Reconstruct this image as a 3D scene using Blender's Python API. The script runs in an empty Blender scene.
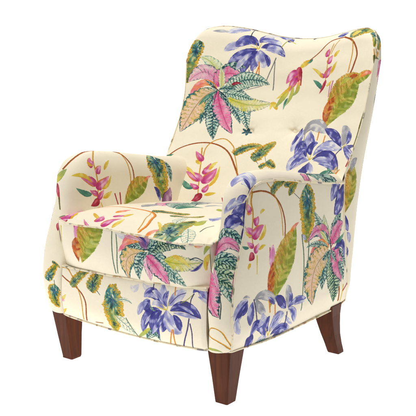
import bpy, bmesh, math, random
import numpy as np

# ------------------------------------------------------------------ helpers
# all shapes are worked out in centimetres (x to the sitter's left, y to the
# back of the chair, z up) and stored in metres
CM = 0.01
scene = bpy.context.scene
COL = scene.collection
ATLAS = 240.0            # the printed cloth is one sheet of 240 x 240 cm

# where each cut piece of cloth lies on the sheet: u0, v0, width, height
PANEL = {
    'back':    (1, 1, 74, 72),
    'rear':    (76, 1, 72, 86),
    'strip_r': (149, 1, 24, 86),
    'strip_l': (174, 1, 24, 86),
    'outer_r': (1, 88, 64, 50),
    'outer_l': (66, 88, 64, 50),
    'side':    (131, 88, 64, 15),
    'cover_r': (1, 201, 112, 37),
    'cover_l': (1, 139, 70, 60),
    'seat':    (72, 139, 58, 60),
    'front':   (131, 163, 58, 17),
    'rail':    (131, 181, 58, 18),
}

def uv_of(panel, P):
    P = np.asarray(P, float)
    x, y, z = P[..., 0], P[..., 1], P[..., 2]
    u0, v0, w, h = PANEL[panel]
    if panel == 'back':
        a, b = x + 37, z + 0.35 * (y - 60) - 31
    elif panel == 'rear':
        a, b = 36 - x, z - 12
    elif panel in ('strip_r', 'strip_l'):
        a, b = y - 50 + 0.25 * (35 - abs(x)), z - 12
    elif panel in ('outer_r', 'outer_l'):
        a, b = y + 7, z - 11
    elif panel == 'cover_l':
        q = 33.5 - abs(x)
        a, b = y + q + 6, z + 0.4 * y - 11
    elif panel == 'seat':
        a, b = x + 29, y + 9
    elif panel == 'front':
        a, b = x + 29, z - 29
    elif panel == 'rail':
        a, b = x + 29, z - 13
    return np.stack([(u0 + a) / ATLAS, (v0 + b) / ATLAS], -1)

def hem(v):
    """the lower edge of the upholstery rises a little at the corners, and the left arm swells out low down"""
    v = v.copy(); x, y, z = v.T
    k = np.clip((28 - z) / 12, 0, 1)
    v[:, 2] = z + k * (1.4 * np.exp(-((y + 5) / 13)**2) * np.clip(np.abs(x) / 31, 0, 1.1)**2 + 1.6 * np.clip((y - 48) / 9, 0, 1)**2 * (np.abs(x) > 20))
    v[:, 0] = x - np.where(x < -26.5, .8 * np.exp(-((z - 24) / 11)**2) * np.clip((-26.5 - x) / 4, 0, 1), 0)
    return v

class Builder:
    """collects quads from point grids and turns them into one mesh"""
    def __init__(self):
        self.v, self.f, self.uv, self.n = [], [], [], 0
    def grid(self, P, panel=None, flip=False, uvs=None):
        P = np.asarray(P, float)
        n, m = P.shape[:2]
        U = uvs if uvs is not None else (uv_of(panel, P) if panel else np.zeros((n, m, 2)))
        idx = np.arange(n * m).reshape(n, m)
        a, b, c, d = idx[:-1, :-1], idx[1:, :-1], idx[1:, 1:], idx[:-1, 1:]
        q = np.stack([a, b, c, d] if not flip else [d, c, b, a], -1).reshape(-1, 4)
        self.v.append(P.reshape(-1, 3)); self.f.append(q + self.n)
        self.uv.append(U.reshape(-1, 2)[q].reshape(-1, 2))
        self.n += n * m
        return self
    def build(self, name, mat, parent=None, smooth=True, weld=True, settle=True):
        v = np.concatenate(self.v)
        if settle: v = hem(v)
        v = v * CM; f = np.concatenate(self.f); uv = np.concatenate(self.uv)
        me = bpy.data.meshes.new(name)
        me.from_pydata(v.tolist(), [], f.tolist())
        l = me.uv_layers.new(name='UVMap'); l.data.foreach_set('uv', uv.astype(np.float32).ravel())
        if weld:
            bm = bmesh.new(); bm.from_mesh(me)
            bmesh.ops.remove_doubles(bm, verts=bm.verts, dist=2e-5)
            bm.to_mesh(me); bm.free()
        if smooth:
            me.polygons.foreach_set('use_smooth', [True] * len(me.polygons))
        me.materials.append(mat)
        o = bpy.data.objects.new(name, me); COL.objects.link(o)
        o.parent = parent
        return o

def catmull(P, n):
    """smooth curve through P, resampled to n points by arc length"""
    P = np.asarray(P, float)
    Q = np.vstack([2 * P[0] - P[1], P, 2 * P[-1] - P[-2]])
    out = []
    for i in range(1, len(Q) - 2):
        t = np.linspace(0, 1, 24, endpoint=False)[:, None]
        a, b, c, d = Q[i - 1], Q[i], Q[i + 1], Q[i + 2]
        out.append(.5 * ((2 * b) + (c - a) * t + (2 * a - 5 * b + 4 * c - d) * t**2 + (3 * b - a - 3 * c + d) * t**3))
    out = np.vstack(out + [P[-1:]])
    L = np.r_[0, np.cumsum(np.linalg.norm(np.diff(out, axis=0), axis=1))]
    s = np.linspace(0, L[-1], n)
    return np.stack([np.interp(s, L, out[:, k]) for k in range(out.shape[1])], 1)

def cord(B, path, r=0.42, n=None, closed=False, seg=8, rep=1.0):
    """a round upholstery cord following a path"""
    path = np.asarray(path, float)
    if n: path = catmull(path, n)
    if closed: path = np.vstack([path, path[:1]])
    T = np.gradient(path, axis=0)
    if closed: T[0] = T[-1] = path[1] - path[-2]
    T /= np.linalg.norm(T, axis=1)[:, None] + 1e-9
    up = np.array([0.31, 0.22, 0.93]); N = np.cross(T, up); N /= np.linalg.norm(N, axis=1)[:, None] + 1e-9
    Bn = np.cross(T, N)
    a = np.linspace(0, 2 * math.pi, seg + 1)
    G = path[:, None] + r * (np.cos(a)[None, :, None] * N[:, None] + np.sin(a)[None, :, None] * Bn[:, None])
    L = np.r_[0, np.cumsum(np.linalg.norm(np.diff(path, axis=0), axis=1))]
    U = np.stack(np.broadcast_arrays(L[:, None] / 100, (a / 6.3 * .02)[None]), -1)
    B.grid(G, uvs=U)
    for e, fl in ((0, False), (-1, True)):
        if not closed:
            c = np.broadcast_to(path[e], G[e].shape)
            B.grid(np.stack([G[e], c]), flip=fl)
    return B

ip = np.interp
sstep = lambda a, b, x: (lambda t: t * t * (3 - 2 * t))(np.clip((np.asarray(x, float) - a) / (b - a), 0, 1))

def set_label(o, label=None, cat=None, kind=None, group=None):
    if label: o['label'] = label
    if cat: o['category'] = cat
    if kind: o['kind'] = kind
    if group: o['group'] = group
    return o
SWEEP, WORLD, KEY, TOPL = 1.0, 0.20, 29, 62     # strengths: glow added to the sweep, room, key light, overhead light
CLOTH, DEPTH = '#f5ecd5', 1.22                   # ground colour of the cloth, depth of the printing inks
# the print: each leaf is (style, piece, width, base, middle, tip), each line (colour, piece, start width, end width, points), in cm on the cloth sheet
ART = '''
cd back 3.96 6.46 63.91 5.02 58.26 4.12 48.39
lv back 2.78 19.81 70.78 16.65 70.43 13.66 68.3
gry back 1.28 9.24 68.26 11.9 68.79 14.36 68.88
bd back 3.01 24.66 65.18 20.9 67.26 17.76 65.6
lv back 2.75 20.38 64.97 17.28 64.46 13.88 61.71
bl back 2.81 22.24 65.6 19.3 65.86 17.37 63.76
bd back 3.53 24.18 64.04 19.72 61.23 15.81 57.03
bl back 1.8 22.6 63.48 19.85 62.35 17.02 60.07
bd back 3.6 24.65 63.37 21.58 59.72 20.63 54.62
bl back 2.65 25.05 63.05 24.25 59.4 23.38 56.09
lv back 4.42 25.26 63.8 26.49 60.38 27.89 57.72
bd back 1.74 26.88 62.53 28.55 60.59 28.88 58.17
bd back 3.16 25.47 64.55 29.91 65.31 34.56 62.04
lv back 1.74 26.98 63.97 29.45 64.17 32.94 62.99
bl back 3.21 24.76 66.31 26.13 68.13 28.84 68.08
lv back 1.91 25.18 67.15 29.56 67.29 32.61 65.91
S yl back 0.318 0.141 24.85 64.12 25.41 66.39
S yl back 0.294 0.131 24.51 64.08 23.46 66.13
S yl back 0.243 0.139 24.51 64.08 22.03 64.85
S dk back 0.287 0.223 21.25 68.14 20.7 71.15
S or back 0.336 0.336 25.57 59.57 26.48 53.31
S or back 0.336 0.336 25.75 58.19 24.79 53.44
S gy back 0.327 0.255 31.32 61.5 29.87 56.49 28.67 52.19
S gy back 0.253 0.325 31.13 60.1 31.57 54.55 31.82 50.38
S pu back 0.197 0.164 22.67 56.35 23.56 52.56
S pu back 0.198 0.165 23.98 56.53 24.17 53.0
bl back 1.84 28.28 69.52 30.8 70.08 36.06 67.87
S yg back 0.363 0.311 32.75 65.52 33.6 67.7 34.92 69.4
lvp back 1.84 25.33 68.44 27.08 69.83 30.22 69.97
bd back 1.67 33.67 68.18 34.7 68.27 35.71 68.89
S dk back 0.8 0.56 42.91 69.56 43.66 70.61 44.97 71.05
bd back 2.08 53.69 69.07 55.48 69.71 57.87 70.2
yg back 4.94 13.25 49.14 11.52 55.92 6.87 58.26
tl back 3.3 14.55 51.51 17.13 56.55 21.61 56.91
tlp back 2.42 13.11 47.69 9.65 46.26 6.29 44.12
tl back 2.88 12.92 46.93 11.32 39.88 11.27 34.48
tl back 2.93 14.74 47.28 20.09 42.26 23.81 36.73
pkl back 4.92 13.59 48.85 9.31 53.38 4.38 48.8
or back 2.05 13.33 48.45 8.93 49.35 5.42 43.59
or back 1.42 12.69 48.68 9.77 49.88 6.7 47.81
py back 7.36 12.92 46.93 8.84 42.39 5.91 30.4
tl back 4.38 13.49 45.57 14.54 37.45 17.41 29.37
tlp back 4.65 15.36 47.4 21.73 43.99 26.76 34.87
tl back 3.17 14.9 48.39 18.41 48.63 23.35 47.53
pk back 4.99 13.77 47.46 16.66 40.16 22.49 32.65
pk back 4.82 13.59 48.85 15.51 53.82 21.48 53.32
or back 1.35 17.01 49.47 19.14 50.86 21.07 51.15
tlp back 5.18 16.36 47.21 22.22 52.72 30.45 52.03
ygy back 4.69 17.37 45.52 25.15 44.1 32.51 45.73
tl back 1.32 13.47 47.4 11.68 45.21 10.51 41.98
tl back 1.39 14.02 47.87 16.1 48.96 19.37 48.79
tl back 1.32 14.13 47.17 16.11 45.31 18.48 43.48
tl back 1.03 13.07 48.04 11.36 49.48 9.37 50.52
S dk back 0.413 0.138 16.66 45.78 13.72 47.81 11.45 48.79
S dk back 0.28 0.093 13.42 47.75 13.34 44.79 13.52 42.58
S rd back 0.203 0.169 13.37 48.1 12.35 48.97
hd back 0.86 17.89 50.31 19.43 51.25 21.07 51.15
S gy back 0.165 0.132 7.43 54.05 8.45 52.85
S gy back 0.161 0.128 8.61 54.3 9.34 53.03
S gy back 0.156 0.125 9.87 53.85 10.32 52.52
tbud back 2.93 25.1 34.01 26.36 34.37 27.9 34.65
S br back 0.285 0.534 4.47 20.08 8.0 24.57 13.09 27.42 18.64 28.01 23.9 25.82 29.0 19.8 31.81 15.37
ygs back 1.59 2.74 18.22 4.47 20.08 6.53 21.99
tg back 0.78 3.5 19.9 5.16 20.98 6.85 22.05
S oc back 0.28 0.315 16.6 22.29 16.34 26.04 17.88 29.05 21.07 30.4 24.71 28.25 26.5 25.46
S oc back 0.295 0.229 25.28 26.8 27.96 22.63 30.73 17.08
S oc back 0.338 0.263 25.22 26.03 27.32 25.19 28.63 26.51
cdg back 2.92 26.3 25.05 29.45 28.15 34.9 29.53
cdg back 4.3 33.36 24.07 35.8 27.35 39.25 31.55
cdg back 1.96 36.97 21.53 38.42 22.79 39.87 22.95
cdg back 2.57 38.97 24.32 40.47 23.38 42.83 22.17
S gy back 0.129 0.129 34.46 24.19 36.1 22.9
S gy back 0.136 0.136 37.65 25.67 38.88 23.57
S oc back 0.393 0.262 15.07 25.82 16.46 20.75 17.88 14.96 20.43 7.21
hb back 1.9 16.98 21.22 15.08 22.78 13.53 24.39
yl back 0.99 14.59 21.18 15.95 20.28 17.06 20.09
hb back 2.27 18.11 17.24 19.48 18.23 19.84 20.95
yl back 1.17 20.12 18.34 20.76 20.35 21.98 21.69
hb back 2.66 19.11 14.42 16.03 15.37 12.84 16.67
yl back 0.99 16.35 15.43 12.75 17.8 10.0 18.05
hb back 3.05 19.06 13.66 20.99 15.88 22.46 19.5
yl back 1.12 21.08 12.13 23.15 14.75 23.17 20.37
hb back 1.67 19.13 11.78 17.85 11.55 15.67 12.67
tg back 1.57 17.35 11.08 15.16 11.43 12.21 13.89
hb back 1.88 20.8 10.2 21.55 11.83 21.62 13.35
yl back 1.12 21.83 9.28 23.66 9.97 25.48 10.66
hd back 2.18 20.29 9.74 19.9 7.84 18.29 6.46
S rd back 0.29 0.193 28.07 9.27 29.0 7.61
S rd back 0.305 0.204 29.36 9.5 29.65 7.72
S mg back 0.19 0.127 17.82 14.19 14.25 16.55
yl back 1.46 35.04 43.36 32.95 45.41 32.54 43.12
S br back 0.271 0.362 43.92 60.94 47.84 63.94 51.91 67.6 57.2 68.54
S br back 0.482 0.613 57.2 68.54 61.65 66.45 64.43 62.15 63.85 58.63 62.37 54.88
S oc back 0.375 0.375 61.56 66.8 62.24 61.77 61.61 56.27
S oc back 0.232 0.232 55.44 67.59 53.93 65.58 52.74 62.97
yl back 1.59 44.72 60.93 42.56 59.88 40.61 57.75
tg back 0.8 45.39 61.62 44.39 60.59 43.27 60.24
hd back 2.28 40.82 58.8 40.9 55.72 42.26 52.32
hb back 2.61 40.33 57.06 38.22 55.62 36.28 52.8
hb back 2.41 40.22 55.02 38.66 52.55 37.94 50.08
or back 1.21 41.49 54.37 41.14 51.94 40.81 49.49
yl back 1.18 38.27 52.54 36.78 50.02 33.6 47.29
ygs back 1.21 39.11 52.22 39.0 48.72 37.55 45.05
ygs back 1.58 37.94 50.08 36.09 47.84 34.08 44.03
tg back 0.8 37.99 47.96 37.26 46.13 37.26 43.54
ygs back 1.22 41.34 52.99 41.0 50.54 39.39 48.73
hb back 1.83 51.22 62.05 51.36 63.41 51.97 64.71
hb back 1.87 52.18 59.61 52.78 60.92 53.7 62.56
yl back 1.14 54.31 61.83 55.3 63.12 56.39 64.05
hb back 2.23 51.59 55.01 52.59 56.95 54.07 58.82
yl back 1.13 53.59 56.23 54.67 57.8 55.97 60.35
hb back 1.31 51.53 55.35 49.68 56.1 48.31 56.8
yl back 1.01 50.72 55.05 48.26 57.14 45.59 58.51
tg back 1.35 51.48 50.98 48.98 53.06 46.64 54.46
S oc back 0.272 0.272 53.3 66.33 52.02 62.34 51.96 58.3 51.87 53.65
hd back 1.11 52.17 54.31 51.32 51.99 50.02 49.67
yl back 0.86 52.57 52.27 53.79 52.88 54.89 54.15
S mg back 0.37 0.185 55.41 53.77 54.98 51.16 55.01 48.51
S mg back 0.57 0.19 57.25 53.64 56.82 51.05 55.92 48.47
S mg back 0.274 0.182 54.31 52.52 54.18 50.55 54.12 48.55
bn back 12.33 56.49 37.58 59.91 47.2 67.33 55.01
or2 back 3.64 56.33 37.94 55.23 43.3 57.22 48.73
bn back 3.59 62.74 50.93 67.63 53.69 72.77 54.99
or back 1.4 67.55 54.02 70.09 55.0 72.84 54.67
or2 back 1.62 60.68 52.39 62.99 54.16 66.46 54.79
cd back 3.56 59.44 68.6 64.15 69.81 69.39 68.99
yl back 1.94 60.44 68.43 61.7 69.42 64.15 69.81
cd back 1.35 68.84 68.27 70.78 66.9 71.92 62.96
S oc back 0.274 0.182 72.04 62.32 73.11 58.24 72.32 55.04
lv back 3.62 48.79 37.06 47.27 33.69 46.56 28.36
bd back 1.92 47.3 37.43 46.36 34.46 45.67 30.96
gry back 4.57 48.89 34.85 51.47 38.61 58.09 35.77
lv back 3.81 54.73 27.66 52.14 32.34 51.2 36.37
bl back 1.43 54.69 29.49 53.44 33.12 51.1 35.63
lv back 5.03 55.11 25.88 50.24 25.63 47.78 21.54
bd back 2.69 53.44 26.88 49.21 31.48 49.14 26.29
bl back 2.66 52.79 26.48 50.39 25.28 48.82 21.98
bd back 3.11 55.13 24.82 54.5 22.31 52.19 21.83
S or back 0.374 0.374 54.62 36.09 55.05 33.18
S or back 0.387 0.387 57.7 34.69 58.05 31.08
S gy back 0.207 0.207 49.15 35.22 50.53 30.42
bd back 2.74 55.14 27.68 53.77 30.56 55.93 32.11
lv back 3.94 56.1 27.36 59.7 31.11 67.16 29.73
bl back 1.69 56.98 28.12 58.56 30.0 61.89 30.06
bd back 3.5 56.32 25.94 61.62 27.92 68.08 22.55
lv back 2.88 56.87 25.61 60.34 26.11 65.18 23.49
lv back 2.45 55.4 25.18 56.1 23.45 58.22 21.44
S yl back 0.35 0.175 55.11 25.88 55.21 28.41
S yl back 0.271 0.136 55.11 25.88 53.36 27.96
S yl back 0.346 0.173 55.11 25.88 57.31 27.41
bd back 3.2 66.26 30.78 61.98 34.69 56.64 37.21
gry back 3.7 66.54 31.13 66.67 34.94 64.17 38.11
bl back 2.07 68.08 31.47 68.34 33.89 67.04 36.3
bl back 1.48 67.12 30.77 69.62 30.78 71.33 31.48
bl back 2.57 67.27 30.42 70.06 28.72 72.01 25.72
S yl back 0.332 0.19 66.85 30.43 67.93 31.82
S pu back 0.333 0.286 66.58 30.08 65.23 28.32 64.59 25.89
S rd back 0.598 0.47 72.14 30.47 71.63 27.74 70.97 24.34
S ol back 0.381 0.296 71.46 39.23 71.33 35.89 71.22 30.79
tg back 1.06 62.81 25.15 64.65 22.78 66.24 20.07
py back 2.72 66.24 20.07 67.0 22.17 67.36 24.23
S or back 0.358 0.358 66.23 19.05 67.54 20.83 68.75 22.91
tl cover_r 9.6 84.74 237.11 86.3 232.88 78.04 233.49
pk cover_r 3.53 75.76 237.12 75.55 235.72 77.37 233.55
S dk cover_r 0.262 0.262 76.1 236.25 79.25 232.82
S gy cover_r 0.214 0.142 52.53 236.26 54.81 236.32 57.78 236.22
bn2 strip_r 7.23 151.91 31.8 154.05 38.39 155.48 45.97
gry strip_r 2.48 154.5 43.71 155.48 45.97 157.59 47.5
bd strip_r 2.1 151.45 31.57 152.58 28.67 153.71 26.04
lv strip_r 1.84 153.25 25.82 154.33 24.1 154.45 22.24
bd strip_r 2.11 151.63 21.85 153.27 19.68 152.47 17.34
S oc strip_r 0.432 0.432 152.79 13.39 152.14 8.03
S br outer_r 0.353 0.495 10.56 133.3 15.84 133.08 20.89 131.27 24.61 127.77 26.49 123.13 26.45 119.05
S oc outer_r 0.302 0.345 18.55 134.74 21.41 131.46 24.53 126.17 25.43 119.79
cdg outer_r 2.54 20.43 131.61 22.74 133.36 27.55 133.98
cdg outer_r 1.6 26.81 133.03 30.38 132.78 33.95 132.54
cdg outer_r 2.88 29.95 129.88 30.65 131.4 33.45 132.61
S dk outer_r 0.131 0.131 31.53 130.18 34.42 128.11
cd outer_r 7.58 36.73 130.79 38.41 124.98 37.6 115.23
lv outer_r 1.36 35.41 117.91 36.49 117.14 37.57 116.09
S oc outer_r 0.57 0.304 11.65 133.41 11.11 130.93 11.92 127.44 11.56 122.29 11.97 119.6
hb outer_r 1.61 11.15 128.08 10.41 129.22 10.05 130.56
or outer_r 0.64 9.71 128.29 10.42 127.93 11.53 128.02
hb outer_r 2.34 12.34 125.03 13.52 125.89 13.91 126.87
yl outer_r 0.85 15.14 127.2 15.54 127.92 16.84 127.98
hb outer_r 2.29 11.96 121.96 10.43 123.52 9.37 124.46
yl outer_r 0.67 11.56 122.03 10.03 122.55 9.0 123.75
hb outer_r 2.89 11.96 121.17 13.97 122.93 16.47 124.08
yl outer_r 1.29 14.43 120.47 16.52 121.95 16.9 124.27
hb outer_r 1.35 12.38 118.99 10.76 119.81 9.61 120.8
tg outer_r 0.76 10.36 119.1 8.82 119.38 7.74 120.09
hb outer_r 1.99 12.39 117.67 13.63 118.5 14.44 119.67
yl outer_r 0.96 14.48 117.81 15.75 118.37 17.47 118.58
hd outer_r 2.23 12.4 117.14 11.16 116.33 10.33 115.7
S yl outer_r 0.428 0.214 13.67 116.37 13.76 111.55
yl outer_r 1.06 11.16 114.74 10.32 114.12 10.32 113.33
S rd outer_r 0.405 0.27 19.29 117.43 19.43 113.06
S mg outer_r 0.56 0.327 20.65 117.71 20.34 112.88
mgp outer_r 2.31 20.64 117.98 20.29 114.52 20.43 110.67
bn outer_r 9.86 19.98 100.73 24.64 110.33 32.23 120.73
or2 outer_r 3.23 20.41 101.2 20.1 107.45 20.78 113.33
or outer_r 1.15 29.06 119.93 31.7 121.1 33.79 121.84
S gr outer_r 0.432 0.378 35.41 117.91 36.67 110.0 35.96 96.25
S gr outer_r 0.45 0.337 39.14 116.36 38.88 109.53 37.47 102.62
tlp outer_r 3.63 50.19 112.52 44.79 118.79 41.5 123.64
ygo outer_r 3.54 50.17 112.82 47.6 117.71 46.86 121.9
tl outer_r 5.02 51.92 113.37 54.32 117.06 57.77 120.29
pk outer_r 5.39 51.38 112.29 55.03 115.74 59.39 117.29
pkv outer_r 3.68 50.21 112.22 44.86 117.62 38.13 115.13
or outer_r 3.33 50.24 111.62 43.56 112.93 39.98 109.3
tl outer_r 1.62 53.84 112.4 57.96 110.96 60.28 109.26
tl outer_r 5.23 50.89 110.61 47.8 105.89 47.17 99.46
tl outer_r 2.75 51.48 110.49 58.79 107.15 61.18 102.84
tlp outer_r 1.72 49.66 111.74 42.96 113.91 37.65 113.79
py outer_r 9.52 50.34 110.12 42.31 105.89 42.18 96.15
tlw outer_r 6.97 51.59 108.68 53.85 100.96 55.07 93.8
pk outer_r 5.99 51.48 110.49 55.41 106.07 58.39 99.24
bd outer_r 2.38 53.31 110.12 58.7 111.11 60.33 106.2
S dk outer_r 0.59 0.236 50.71 113.6 51.48 110.49 51.03 108.19
tl outer_r 1.74 51.5 110.19 53.41 108.3 54.76 106.21
tl outer_r 1.81 50.32 110.42 48.69 109.27 46.53 108.53
S rd outer_r 0.378 0.27 51.43 111.39 52.59 112.35
S br outer_r 0.613 0.613 57.13 98.04 58.02 93.62
S yl outer_r 0.654 0.509 59.84 97.84 59.48 93.08
S br outer_r 0.471 0.589 51.49 89.23 55.56 91.06 61.65 91.45
S oc outer_r 0.425 0.425 53.28 89.07 57.95 89.73 62.87 91.49
S rd outer_r 0.592 0.592 60.23 96.07 62.91 97.3
S rd outer_r 0.412 0.412 51.51 90.19 57.06 91.27
bl outer_r 4.18 58.3 131.1 54.71 128.73 51.0 124.97
bd outer_r 6.09 59.04 128.68 56.9 124.3 52.88 120.87
lv outer_r 3.86 9.86 105.47 6.47 103.42 4.92 99.23
bd outer_r 2.1 9.86 105.2 7.29 102.9 4.52 100.56
bl outer_r 3.24 12.07 104.35 11.17 101.62 10.74 97.53
lv outer_r 2.57 5.67 101.18 5.31 98.51 6.74 95.96
bd outer_r 1.81 9.42 104.74 8.98 103.06 7.29 101.37
gry outer_r 2.97 12.52 104.53 17.02 105.13 23.17 101.98
gry outer_r 2.93 13.41 104.88 15.26 101.82 18.14 100.0
S pu outer_r 0.434 0.391 12.51 104.82 13.43 101.37 14.15 96.79
bd outer_r 3.01 22.14 103.36 24.59 101.94 27.75 98.9
bl outer_r 1.5 18.86 104.13 20.3 102.94 22.28 101.34
gry outer_r 3.42 28.75 98.66 28.97 102.05 27.78 105.45
bl outer_r 2.11 28.67 99.54 30.04 101.22 28.92 102.92
bl outer_r 2.02 28.75 98.66 32.71 100.0 38.23 99.23
bl outer_r 2.51 28.78 98.36 31.47 97.12 33.57 93.22
lv outer_r 1.16 27.54 96.93 29.8 94.84 32.74 92.83
S or outer_r 0.446 0.446 19.36 103.16 20.07 99.56
S or outer_r 0.423 0.423 22.3 101.05 22.64 97.53
lv outer_r 3.71 20.17 93.64 17.43 97.26 16.72 100.04
bd outer_r 2.53 20.56 93.85 18.72 96.08 20.17 98.39
lv outer_r 4.83 21.25 93.38 23.49 96.15 26.91 97.66
bl outer_r 1.67 21.75 94.47 23.37 96.47 24.97 97.84
bl outer_r 3.29 19.85 92.21 14.58 97.0 11.92 93.56
bd outer_r 1.66 16.85 95.9 13.5 97.83 11.67 95.48
bd outer_r 3.99 12.44 94.69 11.82 92.67 10.12 91.27
lv outer_r 2.54 20.4 92.08 17.58 91.82 15.49 91.09
bl outer_r 2.9 22.27 92.23 26.06 93.39 31.72 91.87
bd outer_r 0.96 24.2 93.26 27.0 93.45 30.55 92.19
S yl outer_r 0.262 0.164 21.17 92.49 18.56 95.21
S yl outer_r 0.484 0.302 21.17 92.49 21.75 94.47
S pu outer_r 0.43 0.43 28.38 97.6 28.5 93.36
tl outer_r 1.05 15.32 91.41 18.85 91.24 22.8 91.19
gry outer_r 0.8 7.73 106.24 9.01 106.47 10.74 105.8
lv cover_r 4.36 46.27 232.15 49.59 232.74 47.52 236.59
bd cover_r 0.84 48.92 233.23 48.01 235.12 46.87 236.32
bd cover_r 0.67 48.87 236.36 47.29 236.41 45.42 236.32
bd cover_r 1.51 45.31 236.09 44.21 234.98 42.9 234.76
lv cover_r 1.74 43.45 235.57 42.72 233.22 40.26 231.17
bl cover_r 2.68 43.56 236.26 41.49 235.05 39.37 233.52
bd cover_r 1.44 44.28 236.12 40.81 236.5 36.71 236.41
bl cover_r 1.59 40.78 235.79 39.91 233.93 37.28 232.95
bd cover_r 2.74 37.72 236.03 39.11 233.54 35.07 232.46
lv cover_r 1.0 38.76 235.51 37.52 234.29 36.06 233.08
bd cover_r 1.02 37.2 236.09 34.68 236.5 32.2 236.88
S gr cover_r 0.374 0.374 35.16 230.67 32.54 231.11
tl cover_r 2.77 30.72 230.88 35.12 232.71 32.51 237.05
pkv cover_r 3.2 28.83 230.29 32.53 232.94 30.81 236.47
tl cover_r 2.27 27.31 230.51 29.11 233.88 28.29 236.72
tlw cover_r 2.91 25.41 231.16 27.36 234.01 26.21 236.67
tlw cover_r 2.11 24.14 232.09 24.97 234.19 23.91 236.74
tlp cover_r 2.47 24.19 232.37 21.69 234.7 17.71 236.38
pk cover_r 6.13 25.23 229.63 19.15 230.46 13.71 233.56
S dk cover_r 0.179 0.223 20.01 233.3 17.09 233.98 13.44 233.78
S mg cover_r 0.168 0.168 25.86 236.31 22.83 236.21 19.27 236.0
S oc cover_r 0.272 0.272 8.4 229.36 10.35 231.43 9.57 233.82 4.69 236.29
S oc cover_r 0.328 0.328 7.78 229.34 6.73 232.98 3.86 236.11
ygs cover_r 0.61 3.49 229.6 3.9 232.58 3.02 234.54
S br cover_l 0.433 0.433 10.8 184.67 14.96 188.49 19.59 191.96 24.75 194.18
S oc cover_l 0.51 0.383 23.46 193.82 23.13 189.62 24.23 186.18 24.93 182.45 24.32 177.47
hb cover_l 2.68 23.06 188.01 21.87 188.97 21.93 190.29
yl cover_l 0.93 20.63 188.67 21.42 188.23 23.06 188.01
hb cover_l 2.02 24.64 185.99 25.11 187.32 26.43 188.9
yl cover_l 1.03 27.66 188.0 28.59 189.8 30.0 191.82
hb cover_l 2.57 24.53 182.95 20.81 183.22 17.97 183.15
yl cover_l 1.28 22.44 182.72 19.22 184.03 13.96 182.95
hb cover_l 2.4 24.06 181.62 27.09 183.91 29.75 186.72
yl cover_l 0.99 26.6 181.96 29.24 184.15 30.64 187.26
tg cover_l 1.59 22.32 179.4 19.03 178.95 15.83 179.75
hb cover_l 1.62 24.85 180.31 23.16 179.89 21.54 180.42
hb cover_l 1.62 24.78 178.48 26.1 180.02 27.44 181.87
hd cover_l 1.79 25.2 178.58 23.89 177.06 21.78 175.71
yl cover_l 1.19 26.92 179.31 29.12 180.77 30.9 182.44
S yl cover_l 0.36 0.36 26.01 177.57 26.82 176.25
ygs cover_l 1.74 7.77 180.22 9.51 182.36 12.42 184.85
hd cover_l 1.25 8.19 180.21 8.5 177.48 9.23 174.82
S ol cover_l 0.536 0.412 8.85 175.69 9.15 172.37
S rd cover_l 0.469 0.375 32.19 181.84 33.42 179.06
S rd cover_l 0.458 0.366 34.42 182.7 34.76 179.38
S br cover_l 0.293 0.538 31.69 195.67 35.96 195.27 39.76 192.89 40.96 189.07 39.92 185.95
S oc cover_l 0.293 0.391 33.97 196.38 37.56 193.61 39.17 190.17 39.47 186.15
bn cover_l 5.59 36.11 179.08 40.32 184.48 47.54 190.79
or cover_l 0.8 45.6 189.01 47.07 190.67 49.0 191.82
cd cover_l 8.51 48.07 199.47 52.99 194.52 54.16 186.0
tl cover_l 2.17 55.79 198.41 58.02 196.22 58.85 192.44
mv cover_l 3.53 54.12 184.36 57.16 187.06 58.27 190.63
bd cover_l 2.04 50.34 188.62 52.24 187.48 53.14 184.78
S yg cover_l 0.284 0.284 40.47 198.0 44.19 198.93
cd cover_l 2.8 3.74 149.7 5.57 153.12 7.44 155.3
cd cover_l 4.1 7.22 148.53 6.02 144.91 8.07 141.76
S dk cover_l 0.147 0.147 6.2 150.29 6.49 148.03
hd cover_l 1.46 9.01 167.8 8.19 166.77 8.15 165.56
S yl front 0.72 0.4 134.78 175.4 133.93 170.71
S rd seat 0.611 0.679 75.27 140.73 76.23 141.77 78.31 141.67
S mg front 0.506 0.379 141.46 177.14 142.02 174.7 142.32 172.17
S mg front 0.402 0.322 143.09 177.08 143.25 174.88 143.14 172.29
mgp front 1.67 142.21 177.24 142.43 175.04 142.65 171.64
bn front 8.96 142.95 165.92 147.02 174.55 150.24 183.56
or2 front 3.41 141.81 166.03 142.01 170.35 142.43 173.62
S gr front 0.292 0.292 155.86 177.7 155.98 171.95 155.59 165.05
S gr front 0.28 0.28 157.32 177.62 157.77 172.21 156.34 165.18
lvp front 1.42 157.0 177.31 159.19 176.25 162.29 176.12
or front 1.84 167.7 175.58 163.59 177.36 159.6 174.41
or front 2.12 167.04 174.41 162.36 174.79 158.06 171.69
py front 4.87 168.1 172.69 161.4 170.48 160.13 163.72
tl front 5.41 168.81 173.34 173.15 170.14 176.68 165.57
tl front 2.98 167.41 173.12 164.68 168.75 164.06 164.46
tl front 1.61 168.47 173.83 165.24 174.4 161.67 173.32
pkl front 2.88 168.11 172.96 168.37 169.38 168.08 164.9
mv front 2.54 168.47 174.1 168.36 176.2 170.23 177.77
bd front 1.61 165.38 177.08 166.93 175.99 168.45 174.89
tl front 2.91 169.14 172.85 172.0 176.97 177.68 177.71
tlw front 3.35 170.17 173.54 175.86 176.69 180.96 175.56
tlp front 4.03 170.77 172.0 175.53 168.84 180.07 165.28
pk front 4.88 168.07 172.14 171.08 169.54 174.32 164.53
ygy front 3.78 174.01 171.93 179.12 171.62 185.5 172.78
S dk front 0.241 0.188 182.11 173.07 183.71 173.76 185.3 173.04
bd front 0.72 181.86 170.06 183.73 170.79 185.28 172.77
tl front 0.85 168.82 173.88 165.95 174.51 163.8 174.73
tl front 1.72 168.82 173.61 170.14 175.14 172.0 176.97
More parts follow.
